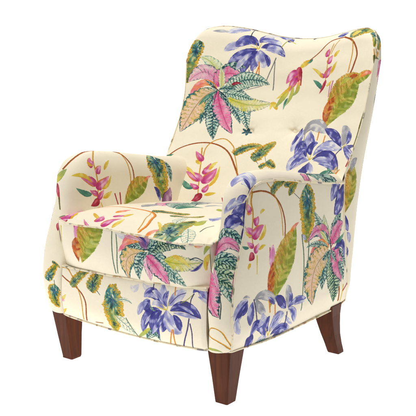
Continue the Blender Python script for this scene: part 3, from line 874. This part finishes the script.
# ------------------------------------------------------------------ materials
def lin(c):
    """'#rrggbb' -> linear rgba"""
    v = [int(c[i:i + 2], 16) / 255 for i in (1, 3, 5)]
    return tuple(a / 12.92 if a < .04 else ((a + .055) / 1.055)**2.4 for a in v) + (1,)
class Mat:
    def __init__(self, name):
        self.m = bpy.data.materials.new(name); self.m.use_nodes = True
        self.t = self.m.node_tree; self.b = self.t.nodes['Principled BSDF']
    def n(self, typ, **kw):
        nd = self.t.nodes.new(typ)
        for k, v in kw.items():
            if k in nd.inputs: nd.inputs[k].default_value = v
            else: setattr(nd, k, v)
        return nd
    def l(self, a, b): self.t.links.new(a, b)
    def ramp(self, fac, stops):
        r = self.n('ShaderNodeValToRGB'); e = r.color_ramp.elements
        while len(e) < len(stops): e.new(.5)
        for x, (p, c) in zip(e, stops): x.position = p; x.color = lin(c) if isinstance(c, str) else c
        self.l(fac, r.inputs['Fac']); return r.outputs['Color']
    def cloth(self, strength=.6):
        """woven bump: two crossed thread waves plus soft slubs"""
        tc = self.n('ShaderNodeTexCoord')
        n1 = self.n('ShaderNodeTexNoise', Scale=650., Detail=2.); n2 = self.n('ShaderNodeTexNoise', Scale=22., Detail=3.)
        self.l(tc.outputs['Object'], n1.inputs['Vector']); self.l(tc.outputs['Object'], n2.inputs['Vector'])
        b1 = self.n('ShaderNodeBump', Strength=strength, Distance=.0006); b2 = self.n('ShaderNodeBump', Strength=.35, Distance=.004)
        self.l(n1.outputs['Fac'], b1.inputs['Height']); self.l(n2.outputs['Fac'], b2.inputs['Height'])
        n3 = self.n('ShaderNodeTexNoise', Scale=7., Detail=2.); self.l(tc.outputs['Object'], n3.inputs['Vector'])
        b3 = self.n('ShaderNodeBump', Strength=.4, Distance=.012); self.l(n3.outputs['Fac'], b3.inputs['Height']); self.l(b3.outputs['Normal'], b2.inputs['Normal'])
        self.l(b2.outputs['Normal'], b1.inputs['Normal']); self.l(b1.outputs['Normal'], self.b.inputs['Normal'])
        self.b.inputs['Roughness'].default_value = .9
        self.b.inputs['Specular IOR Level'].default_value = .18
        self.b.inputs['Sheen Weight'].default_value = .03
        self.b.inputs['Sheen Roughness'].default_value = .5
        return tc
CREAM = '#f3ead0'
mp = Mat('printed_cloth'); mp.cloth(); M_print = mp.m
ti = mp.n('ShaderNodeTexImage'); ti.image = cloth_image; ti.interpolation = 'Cubic'; ti.extension = 'EXTEND'
mp.l(ti.outputs['Color'], mp.b.inputs['Base Color'])
mq = Mat('plain_cloth'); mq.cloth(); M_plain = mq.m; mq.b.inputs['Base Color'].default_value = lin(CLOTH)
mc = Mat('printed_cord'); tc = mc.cloth(); M_cord = mc.m
ns = mc.n('ShaderNodeTexNoise', Scale=42., Detail=2., Roughness=.6); mc.l(tc.outputs['Object'], ns.inputs['Vector'])
nh = mc.n('ShaderNodeTexNoise', Scale=19., Detail=1.); mc.l(tc.outputs['Object'], nh.inputs['Vector'])
hue = mc.ramp(nh.outputs['Fac'], [(.36, '#2c2f66'), (.44, '#5a6a2c'), (.5, '#b88a2c'), (.55, '#9c3f62'), (.62, '#33356e')])
msk = mc.ramp(ns.outputs['Fac'], [(.53, (0, 0, 0, 1)), (.62, (.72, .72, .72, 1))])
mx = mc.n('ShaderNodeMix', data_type='RGBA'); mc.l(msk, mx.inputs[0]); mx.inputs[6].default_value = lin('#f0e5c8'); mc.l(hue, mx.inputs[7])
mc.l(mx.outputs[2], mc.b.inputs['Base Color'])
mw = Mat('mahogany'); M_wood = mw.m
tc = mw.n('ShaderNodeTexCoord'); mpg = mw.n('ShaderNodeMapping'); mpg.inputs['Scale'].default_value = (60, 60, 3.5)
mw.l(tc.outputs['Object'], mpg.inputs['Vector'])
nz = mw.n('ShaderNodeTexNoise', Scale=1.4, Detail=6., Roughness=.65, Distortion=.6); mw.l(mpg.outputs['Vector'], nz.inputs['Vector'])
mw.l(mw.ramp(nz.outputs['Fac'], [(.2, '#3a1808'), (.5, '#56280f'), (.8, '#6a3516')]), mw.b.inputs['Base Color'])
bp_ = mw.n('ShaderNodeBump', Strength=.12, Distance=.0006); mw.l(nz.outputs['Fac'], bp_.inputs['Height']); mw.l(bp_.outputs['Normal'], mw.b.inputs['Normal'])
mw.b.inputs['Roughness'].default_value = .46; mw.b.inputs['Specular IOR Level'].default_value = .14; mw.b.inputs['Coat Weight'].default_value = .03; mw.b.inputs['Coat Roughness'].default_value = .22
md = Mat('dust_cloth'); M_dust = md.m; md.b.inputs['Base Color'].default_value = lin('#2b2723'); md.b.inputs['Roughness'].default_value = .95
ml = Mat('white_floor_added_glow'); M_floor = ml.m
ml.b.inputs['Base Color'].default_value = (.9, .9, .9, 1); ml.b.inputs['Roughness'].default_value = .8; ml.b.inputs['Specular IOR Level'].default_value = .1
ml.b.inputs['Emission Color'].default_value = (1, 1, 1, 1); ml.b.inputs['Emission Strength'].default_value = SWEEP  # glow added so the floor stays pure white, even under the chair

def LEGF(s):
    top = (s * 27.4, 1.4, 15.6, 3.9, 3.8) if s > 0 else (-30.2, .6, 15.6, 3.2, 3.9)
    return [(s * 28.3, 0.0, 0, 2.0, 2.0), (s * 28.25, .1, .6, 2.1, 2.1), (s * 28.0, .5, 7, 2.8, 2.8) if s > 0 else (-29.2, .3, 7, 2.6, 2.8), top]
def LEGR(s):
    return [(s * 32.5, 51.1, 0, 1.9, 1.6), (s * 32.4, 51.0, .5, 2.0, 1.7), (s * 31.9, 50.4, 3, 2.1, 1.8), (s * 31.2, 49.9, 6, 2.4, 2.0), (s * 30.6, 49.7, 9, 2.8, 2.3), (s * 30.0, 49.7, 12, 3.2, 2.7), (s * 29.6, 49.8, 15.2, 3.7, 3.2)]

# ------------------------------------------------------------------ the armchair
chair = bpy.data.objects.new('armchair', None)
COL.objects.link(chair)
set_label(chair, 'cream upholstered armchair printed with tropical leaves, blue flowers and pink blossoms, on dark wooden legs', 'armchair')

# ---- backrest
Zs = [14, 30, 36, 42, 48, 52, 56, 60, 65, 70, 75, 80, 85, 90, 97]
Wp = lambda z: ip(z, [14, 36, 44, 48, 52, 60, 65, 75, 85, 90, 97], [30, 30, 31, 32.6, 33.3, 33.6, 33.8, 34.1, 34.9, 35.2, 35.3])
YF = lambda z: ip(z, [30, 42, 48, 52, 56, 60, 65, 70, 75, 80, 85, 90, 97], [38, 43.5, 47.5, 50.2, 52.8, 55.6, 58.8, 61.2, 62.8, 63.7, 64.6, 65.8, 67.4])
ZT = lambda x: ip(np.abs(x), [0, 5, 10, 15, 20, 25, 28, 31, 32.8, 34.2, 34.9, 35.3], [92.0, 92.2, 92.9, 94.0, 95.1, 95.9, 95.9, 95.3, 94.2, 92.1, 89.5, 85.0])
SAG = lambda z: ip(z, [38, 55, 75, 95], [8.5, 10.5, 12.5, 13.5])
YR = lambda z: ip(z, [14, 18, 27, 33, 42, 51, 60, 72, 84, 92, 97], [57.6, 58.8, 59.6, 60.2, 61.4, 63.2, 65.6, 69.1, 71.5, 73.2, 74])
_x = np.linspace(-35.3, 35.3, 181)
_k = np.exp(-np.linspace(-2, 2, 13)**2); _k /= _k.sum()
_zt = np.convolve(np.pad(ZT(_x), 6, mode='edge'), _k, mode='valid')
ZTs = lambda x: ip(x, _x, _zt)
_zz = np.linspace(14, 100, 200)
def smoothf(f, wdt=13):
    k = np.hanning(wdt + 2)[1:-1]; k /= k.sum()
    y = np.convolve(np.pad(f(_zz), wdt // 2, mode='reflect', reflect_type='odd'), k, mode='valid')
    return lambda z: ip(z, _zz, y)
YFs, YRs, Wps = smoothf(YF), smoothf(YR), smoothf(Wp, 7)
BUTTONS = [(-10.5, 62.0), (5.5, 63.0)]

def pad_point(u, z, zt):
    """front face of the backrest; u -1..1 across, z height, zt the crest height there"""
    w = Wps(z)
    y = YFs(z) + SAG(z) * (1 - np.abs(u)**2.0) - 1.3 * (1 - np.abs(u)**7)
    r = 3.6 * (1 - np.abs(u)**8) + .5
    t = np.clip((z - (zt - r)) / r, 0, 1)
    y = y + r * (1 - np.sqrt(np.clip(1 - t * t, 0, 1)))
    x = u * w
    for bx, bz in BUTTONS:                       # buttons draw the padding in
        d2 = ((x - bx) / 3.2)**2 + ((z - bz) / 2.6)**2
        y = y + 1.3 * np.exp(-d2 * .8) + 1.5 * np.exp(-d2 * 8)
        # soft creases that run out sideways from the button
        an = np.arctan2(z - bz, x - bx); rr = np.hypot(x - bx, z - bz)
        y = y + 0.42 * np.exp(-((z - bz) / 0.8)**2) * np.exp(-np.abs(x - bx) / 4.5) + .16 * np.cos(7 * an + bx) * np.exp(-((rr - 2.0) / 1.3)**2)
    y = y - 0.9 * np.exp(-((z - 57) / 9.0)**2) * (1 - u * u)
    y = y + 0.10 * np.sin(x * .33 + z * .21) + 0.06 * np.sin(z * .9 - x * .17)
    return np.stack([x, y, z + 0 * x], -1)

nu, nv = 201, 200
U = np.sin(np.linspace(-1, 1, nu) * math.pi / 2 * .86) / math.sin(math.pi / 2 * .86)
V = np.linspace(0, 1, nv); V = 1 - (1 - V)**1.35
UU, VV = np.meshgrid(U, V, indexing='ij')
ZTT = ZTs(UU * 35.3)
ZZ = 36 + (ZTT - 36) * VV
F = pad_point(UU, ZZ, ZTT)
B = Builder(); B.grid(F, 'back', flip=True)
# rear panel
ZZr = 14.2 + (ZTT - .7 - 14.2) * VV
wr = ip(ZZr, [14, 18, 30, 56, 97], [31, 32.4, 33, 33, 34.3]) - .3
Rr = np.stack([UU * wr, YRs(ZZr) + np.where(ZZr > 50, 1, 1) * (ip(ZZr, [14, 60, 97], [1.5, 5, 12.5])) * (1 - UU**2), ZZr], -1)
B.grid(Rr, 'rear')
# side strips
n = 90
zb = np.linspace(14.2, 85.0, n)
yseam = np.where(zb > 54, YFs(zb), ip(zb, [14, 30, 42, 50, 54], [55.8, 54.0, 52.2, 51.6, 51.8]))
yseam = np.convolve(np.pad(yseam, 3, mode='reflect', reflect_type='odd'), [1 / 7.] * 7, mode='valid')
wseam = np.where(zb > 54, Wps(zb), 33.5) ; wseam = np.where(zb < 20, 33.5 - (20 - zb) * .16, wseam)
wrear = ip(zb, [14, 18, 30, 56, 97], [31, 32.4, 33, 33, 34.3]) - .3
seams = {}
for s, pn in ((1, 'strip_r'), (-1, 'strip_l')):
    tt = np.linspace(0, 1, 9)
    G = np.empty((n, 9, 3))
    for j, t in enumerate(tt):
        G[:, j, 0] = s * (wseam * (1 - t) + wrear * t + .7 * math.sin(math.pi * t))
        G[:, j, 1] = yseam * (1 - t) + YRs(zb) * t
        G[:, j, 2] = zb
    G[-1, 0] = F[-1 if s > 0 else 0, -1]; G[-1, -1] = Rr[-1 if s > 0 else 0, -1]
    G[-1, 1:-1] = G[-1, :1] + (G[-1, -1:] - G[-1, :1]) * tt[1:-1, None]
    B.grid(G, pn, flip=(s > 0))
    seams[s] = np.stack([s * (wseam + .05), yseam - .05, zb], -1)
# the narrow top band between the crest and the rear panel
top = np.stack([F[:, -1], Rr[:, -1]], 1)
mid = top.mean(1); mid[:, 2] += .5 * (1 - np.abs(U)**12)
B.grid(np.stack([F[:, -1], mid, Rr[:, -1]], 1), 'back')
backrest = B.build('backrest', M_print, chair)
# cord round the front of the backrest
kk = seams[1][45:][:, :] ; path = np.vstack([kk, F[::-1, -1][3:-3] + [0, .1, .05], seams[-1][45:][::-1]])
Bc = Builder()
lo = np.vstack([seams[1][:46]]); lo2 = seams[-1][:46]
allp = np.vstack([seams[1], F[::-1, -1][4:-4] + np.array([0, .1, .05]), seams[-1][::-1]])
cord(Bc, allp, .22, n=420)
Bc.build('piping', M_cord, backrest)
for bx, bz in BUTTONS:
    zt = ZTs(bx); u = bx / Wps(bz)
    c = pad_point(np.array(u), np.array(bz), zt) + np.array([0, -.25, 0.0])
    Bb = Builder()
    a = np.linspace(0, 2 * math.pi, 21); rr = np.array([0, .35, .7, .95, 1.1, 1.05]); hh = np.array([.55, .52, .40, .18, -.1, -.4])
    G = np.empty((len(rr), 21, 3))
    for i in range(len(rr)):
        G[i, :, 0] = c[0] + rr[i] * np.cos(a); G[i, :, 2] = c[2] + rr[i] * np.sin(a); G[i, :, 1] = c[1] - hh[i]
    Bb.grid(G, 'back')
    Bb.build('button', M_print, backrest)

# ---- arms
EC = catmull([(-3.4, 14.2), (-4.2, 20), (-4.5, 27), (-3.5, 35), (-1.1, 42), (0.7, 47), (1.2, 51.2), (1.9, 54.6), (4.2, 57.3), (8.8, 58.4),
              (17.8, 57.6), (30.5, 55.3), (42, 53.3), (55, 51.6), (60, 51.0)], 150)
Te = np.gradient(EC, axis=0); Te /= np.linalg.norm(Te, axis=1)[:, None]
Ne = np.stack([-Te[:, 1], Te[:, 0]], 1)                       # outward: forward, then up
QH = catmull([(0, -.1), (.5, .7), (1.6, 1.35), (3.2, 1.85), (5.0, 1.75), (6.6, .95), (7.8, -.6), (8.5, -2.6), (8.8, -5)], 22)
def arm(side):
    sg = 1 if side == 'r' else -1
    Bd = Builder()
    nE, nQ = len(EC), len(QH)
    fs = np.clip((EC[:, 1] + 5) / 30, 0, 1)
    hk = ip(EC[:, 1], [-5, 3, 10, 60], [.75, .8, 1.1, 1.15])[:, None]
    wk = ip(EC[:, 1], [-5, 2, 10, 60], [.92, .94, 1, 1])[:, None]
    h = QH[None, :, 1] * np.where(QH[None, :, 1] > 0, hk, 1)
    al = np.arange(nE)[:, None] * .72 + 2.2 * np.sin(np.arange(nE)[:, None] * .13)      # little gathers beside the welt
    h = h + .07 * np.sin(al * 1.3) * np.exp(-((QH[None, :, 0] - .9) / .9)**2)
    G = np.empty((nE, nQ, 3))
    G[..., 0] = sg * (33.5 - QH[None, :, 0] * wk)
    G[..., 1] = EC[:, None, 0] + Ne[:, None, 0] * h
    G[..., 2] = EC[:, None, 1] + Ne[:, None, 1] * h
    low = np.clip((20 - EC[:, 1]) / 6, 0, 1)
    G[..., 0] *= np.where(EC[:, 1] < 20, 1 - .0049 * (20 - EC[:, 1]), 1)[:, None]
    # inner face, fanned in to a hidden line under the seat
    by = np.clip(G[:, -1, 1], 4, 50); bz = np.minimum(G[:, -1, 2], 27)
    base = np.stack([G[:, -1, 0], by, bz], -1)
    k = np.linspace(0, 1, 26)[1:, None, None]
    I = (G[:, -1][None] * (1 - k) + base[None] * k).transpose(1, 0, 2)
    puff = np.sin(np.linspace(0, 1, 26)[1:] * math.pi)[None, :] * .8
    I[..., 0] -= sg * puff
    G = np.concatenate([G, I], 1)
    G[..., 0] += .06 * np.sin(G[..., 2] * .5 + G[..., 1] * .4)
    if side == 'r':                                            # cloth unrolled: along the arm, and across it
        aS = np.r_[0, np.cumsum(np.hypot(*np.diff(EC, axis=0).T))]
        aT = np.r_[0, np.cumsum(np.linalg.norm(np.diff(G[60], axis=0), axis=1))]
        uv = np.stack(np.broadcast_arrays(aS[:, None] + 2, 35.5 - aT[None] * min(1, 34 / aT[-1])), -1)
        Bd.grid(G, uvs=(uv + np.array(PANEL['cover_r'][:2])) / ATLAS)
    else:
        Bd.grid(G, 'cover_l', flip=True)
    # outside panel: between the welt curve and the backrest seam
    nz, ny = 60, 60
    z = np.linspace(14.2, 1, nz)
    v = np.linspace(0, 1, nz); O = np.empty((nz, ny, 3))
    fr = EC                                                    # split welt into front and top by arc
    i0 = int(np.argmin(np.hypot(EC[:, 0] - 3.4, EC[:, 1] - 55.6)))
    fe = catmull(EC[:i0 + 1], nz)                              # front edge bottom -> corner
    te = catmull(EC[i0:], ny)                                  # top edge corner -> back
    te = te[te[:, 0] < 52.3]; te = catmull(te, ny)
    bk = np.stack([ip(np.linspace(14.2, te[-1, 1], nz), zb, yseam), np.linspace(14.2, te[-1, 1], nz)], 1)
    te[-1] = bk[-1]
    bo = np.stack([np.linspace(fe[0, 0], bk[0, 0], ny), np.linspace(fe[0, 1], bk[0, 1], ny)], 1)
    uu = np.linspace(0, 1, ny)[None, :, None]; vv = v[:, None, None]
    YZ = (1 - uu) * fe[:, None] + uu * bk[:, None] + (1 - vv) * bo[None] + vv * te[None] \
        - ((1 - uu) * (1 - vv) * fe[0] + uu * (1 - vv) * bk[0] + (1 - uu) * vv * fe[-1] + uu * vv * bk[-1])
    O[..., 1:] = YZ
    edge = np.minimum(np.minimum(uu[..., 0], 1 - uu[..., 0]), np.minimum(vv[..., 0], 1 - vv[..., 0]))
    O[..., 0] = sg * (33.5 - np.where(YZ[..., 1] < 20, (20 - YZ[..., 1]) * .16, 0) + .9 * (1 - np.exp(-edge * 9)) + .12 * np.sin(YZ[..., 0] * .23 + YZ[..., 1] * .11))
    Bd.grid(O, 'outer_' + side, flip=(sg < 0))
    o = Bd.build('arm', M_print, chair)
    x = 33.55 - np.where(EC[:, 1] < 20, (20 - EC[:, 1]) * .16, 0)
    Bw = Builder()
    P3 = np.stack([sg * x, EC[:, 0] - Ne[:, 0] * .05, EC[:, 1] - Ne[:, 1] * .05], -1)[EC[:, 0] < 52]
    cord(Bw, P3, .26, n=200)
    Bw.build('piping', M_cord, o)
    Bw = Builder()
    fx = sg * (33.5 - .93)
    lowp = [(sg * 25.2, 1.5, 14.1), (sg * 26.6, -4.2, 14.1), (sg * 31.2, -4.0, 14.1), (sg * 32.6, -3.2, 14.1)]
    cord(Bw, np.vstack([catmull(lowp, 20), catmull([(sg * 32.7, -2.4, 14.1), (sg * 32.9, 25, 14.1), (sg * 32.7, 55.5, 14.1)], 60)]), .27)
    Bw.build('piping', M_cord, o)
    return o
arm('r'); arm('l')

# ---- seat cushion
def cushion():
    Bd = Builder()
    nx, ny = 90, 80
    hw = lambda y: ip(y, [-8, -6.5, -4, 0, 50], [26.6, 27.0, 27.0, 26.6, 26.0])
    u = np.linspace(-1, 1, nx); u = np.sin(u * math.pi / 2 * .9) / math.sin(math.pi / 2 * .9)
    v = np.linspace(0, 1, ny)**1.15
    UU, VV = np.meshgrid(u, v, indexing='ij')
    yfr = -7.5 + 2.3 * np.abs(UU)**7
    Y = yfr + (52 - yfr) * VV
    rim = 1 - np.maximum(np.abs(UU)**9, (1 - VV)**28)
    side = (1 - np.abs(UU)**3.5)
    Z = 43.0 + ip(Y, [-8, 0, 15, 30, 50], [0, .6, .2, -1.2, -3.4]) + 2.1 * np.sqrt(np.clip(side, 0, 1)) * (1 - np.exp(-(Y + 7.6) / 5.5)) * ip(Y, [0, 50], [1, .7])
    Z = Z + (.12 * np.sin(UU * 9 + Y * .2) + .22 * np.sin(UU * 4.3 - Y * .13 + 1) + .10 * np.sin(Y * .55 + UU * 3)) * side - 1.1 * np.exp(-((UU - .05) / .5)**2 - ((Y - 20) / 12)**2)
    for sx in (-1, 1):
        ang = np.arctan2(Y + 6, 26 - sx * UU * 26.5); rc = np.hypot(Y + 6, 26 - sx * UU * 26.5)
        Z = Z + .22 * np.cos(ang * 11 + sx) * np.exp(-((rc - 3.6) / 2.0)**2)
    T = np.stack([UU * hw(Y), Y, Z], -1)
    Bd.grid(T, 'seat')
    # front face, a little fuller at the top
    k = np.linspace(0, 1, 30)
    P = np.empty((nx, 30, 3))
    e = T[:, 0]
    for j, t in enumerate(k):
        P[:, j, 0] = e[:, 0] * (1 - .02 * t) 
        P[:, j, 1] = e[:, 1] + (2.0 + .2 * 0) * t**1.3 - .9 * math.sin(math.pi * t) * (1 - np.abs(u)**6) \
            + .07 * np.sin(e[:, 0] * 2.3 + 2 * np.sin(e[:, 0] * .5)) * math.exp(-t * 7) * min(1, t * 20) + .10 * np.sin(e[:, 0] * .45 + t * 2)
        P[:, j, 2] = e[:, 2] + (29.9 - e[:, 2]) * t
    Bd.grid(P, 'front', flip=True)
    for c in (0, -1):                                          # cushion sides
        S = np.empty((ny, 20, 3)); e = T[c]
        for j, t in enumerate(np.linspace(0, 1, 20)):
            S[:, j] = e; S[:, j, 2] = e[:, 2] + (29.9 - e[:, 2]) * t
            S[:, j, 1] = e[:, 1] + ip(e[:, 1], [-7, 5], [2.0, 0]) * t**1.3
            S[:, j, 0] *= 1 + .012 * math.sin(math.pi * t) - .02 * t
        U0 = np.stack([S[..., 1] + 9, S[..., 2] - 29], -1)
        Bd.grid(S, uvs=(np.array(PANEL['side'][:2]) + np.clip(U0, 0, [63.5, 14.5])) / ATLAS, flip=(c == -1))
    o = Bd.build('seat_cushion', M_print, chair)
    Bw = Builder()
    path = np.vstack([T[0, ::-1][:-1], T[:, 0], T[-1, 1:]])
    cord(Bw, path + np.array([0, -.05, .05]), .26, n=300)
    Bw.build('piping', M_cord, o)
    return o
cushion()

# ---- front rail
def rail():
    Bd = Builder()
    nx, nz = 70, 24
    X = np.linspace(-26.1, 26.1, nx); prof = [(8, 29.6), (2, 29.7), (-4.4, 29.7), (-5.3, 29.4), (-5.7, 28.4), (-6.1, 24), (-6.1, 19), (-5.6, 15.2), (-5.2, 14.3), (-4.2, 13.9), (8, 13.9)]
    pr = catmull(prof, 60)
    G = np.empty((nx, 60, 3)); G[..., 0] = X[:, None]; G[..., 1] = pr[None, :, 0]; G[..., 2] = pr[None, :, 1]
    bul = (1 - np.abs(X / 26.1)**4)[:, None] * .7 * np.exp(-((pr[None, :, 1] - 22) / 7)**4)
    G[..., 1] -= bul * (pr[None, :, 0] < -3)
    endr = np.clip(1 - (26.1 - np.abs(X)) / .8, 0, 1)
    G[..., 1] += (endr**2 * .7)[:, None] * (pr[None, :, 0] < 0)
    G[..., 2] += (2.3 * ((X[:, None] + 26.1) / 52.2)**2) * np.clip((G[..., 2] - 20) / 9, 0, 1)
    Bd.grid(G, 'rail', flip=True)
    for s, row in ((-1, G[0]), (1, G[-1])):
        inner = row.copy(); inner[:, 1] = 8
        Bd.grid(np.stack([row, inner]), 'rail', flip=(s < 0))
    o = Bd.build('seat_rail', M_print, chair)
    Bw = Builder()
    cord(Bw, [(x, -5.55 + .6 * (abs(x) / 26.1)**20, 29.55 + 2.3 * ((x + 26) / 52)**2) for x in np.linspace(-26, 26, 60)], .3)
    cord(Bw, [(x, -5.45 + .6 * (abs(x) / 26.1)**20, 14.1) for x in np.linspace(-26, 26, 60)], .27)
    Bw.build('piping', M_cord, o)
rail()

# ---- dark cloth under the seat
def slab(name, x0, x1, y0, y1, z0, z1, mat, parent, bev=.3):
    bm = bmesh.new(); bmesh.ops.create_cube(bm, size=1)
    for v in bm.verts:
        v.co = ((x0 + x1) / 2 + v.co.x * (x1 - x0), (y0 + y1) / 2 + v.co.y * (y1 - y0), (z0 + z1) / 2 + v.co.z * (z1 - z0))
        v.co *= CM
    bmesh.ops.bevel(bm, geom=bm.edges[:], offset=bev * CM, segments=2, affect='EDGES')
    me = bpy.data.meshes.new(name); bm.to_mesh(me); bm.free(); me.materials.append(mat)
    o = bpy.data.objects.new(name, me); COL.objects.link(o); o.parent = parent
    return o
slab('seat_deck', -25.6, 25.6, -3.5, 51, 17, 29.5, M_plain, chair)
for s in (-1, 1): slab('back_gap_filler', min(s * 29, s * 33), max(s * 29, s * 33), 55, 58.5, 44, 57.5, M_plain, backrest)  # unseen filler slabs behind the dark slit where arm meets back
slab('dust_cover', -31.5, 31.5, 2, 56, 14.3, 16.5, M_dust, chair)

# ---- legs: square in section, tapering; the rear pair sweep backwards
def leg(sections):
    """sections: (cx, cy, z, half x, half y) from floor to seat"""
    bm = bmesh.new(); rings = []
    for cx, cy, z, hx, hy in sections:
        c = min(hx, hy) * .14
        pts = [(-hx + c, -hy), (hx - c, -hy), (hx, -hy + c), (hx, hy - c), (hx - c, hy), (-hx + c, hy), (-hx, hy - c), (-hx, -hy + c)]
        rings.append([bm.verts.new(((cx + a) * CM, (cy + b) * CM, z * CM)) for a, b in pts])
    for r0, r1 in zip(rings, rings[1:]):
        for i in range(8):
            bm.faces.new((r0[i], r0[(i + 1) % 8], r1[(i + 1) % 8], r1[i]))
    bm.faces.new(rings[0][::-1]); bm.faces.new(rings[-1])
    me = bpy.data.meshes.new('leg'); bm.to_mesh(me); bm.free(); me.materials.append(M_wood)
    o = bpy.data.objects.new('leg', me); COL.objects.link(o); o.parent = chair
    return o
for s in (-1, 1):
    leg(LEGF(s)); leg(LEGR(s))

# ------------------------------------------------------------------ the white sweep it stands on, with a glow added to drown shadows
az = math.radians(-36.94)
def sweep():
    B = Builder()
    prof = [(-95, 0), (-60, 0), (0, 0), (90, 0), (160, 0)] + \
           [(160 + 110 * math.sin(a), 110 - 110 * math.cos(a)) for a in np.linspace(.1, math.pi / 2, 14)] + [(270, 200), (270, 300)]
    X = np.linspace(-330, 330, 12)
    G = np.empty((len(prof), len(X), 3))
    for i, (d, z) in enumerate(prof):
        G[i, :, 0] = X * math.cos(az) + d * math.sin(az)
        G[i, :, 1] = -X * math.sin(az) + d * math.cos(az) + 30
        G[i, :, 2] = z - .05
    B.grid(G, flip=True)
    o = B.build('floor', M_floor, settle=False)
    set_label(o, 'seamless white studio floor kept shadowless by an added glow, curving up into the backdrop', kind='structure')
sweep()

# ------------------------------------------------------------------ light
world = bpy.data.worlds.new('World'); scene.world = world; world.use_nodes = True
world.node_tree.nodes['Background'].inputs['Color'].default_value = (1, .96, .9, 1)
world.node_tree.nodes['Background'].inputs['Strength'].default_value = WORLD
def softbox(name, loc, target, sx, sy, power, col=(1, 1, 1)):
    d = bpy.data.lights.new(name, 'AREA'); d.shape = 'RECTANGLE'; d.size = sx; d.size_y = sy; d.energy = power; d.color = col
    o = bpy.data.objects.new(name, d); COL.objects.link(o); o.location = loc
    from mathutils import Vector
    o.rotation_euler = (Vector(target) - Vector(loc)).to_track_quat('-Z', 'Y').to_euler()
softbox('softbox', (-1.5, -3.0, 2.6), (0, .2, .5), 1.8, 1.8, KEY, (1, .99, .97))
softbox('softbox', (0.2, -.3, 3.2), (0, .3, .4), 1.8, 1.8, TOPL, (1, .99, .97))

# ------------------------------------------------------------------ camera
cd = bpy.data.cameras.new('camera'); cam = bpy.data.objects.new('camera', cd); COL.objects.link(cam)
cam.location = (1.7216, -1.9897, 1.022)
cam.rotation_euler = (math.radians(90 - 11.51), 0, math.radians(36.94))
cd.sensor_width = 36; cd.lens = 36 * 985.55 / 416
cd.clip_start = .05; cd.clip_end = 60
scene.camera = cam
scene.view_settings.view_transform = 'Standard'; scene.view_settings.look = 'None'
scene.view_settings.exposure = 0; scene.view_settings.gamma = 1
scene.render.resolution_x = scene.render.resolution_y = 1024
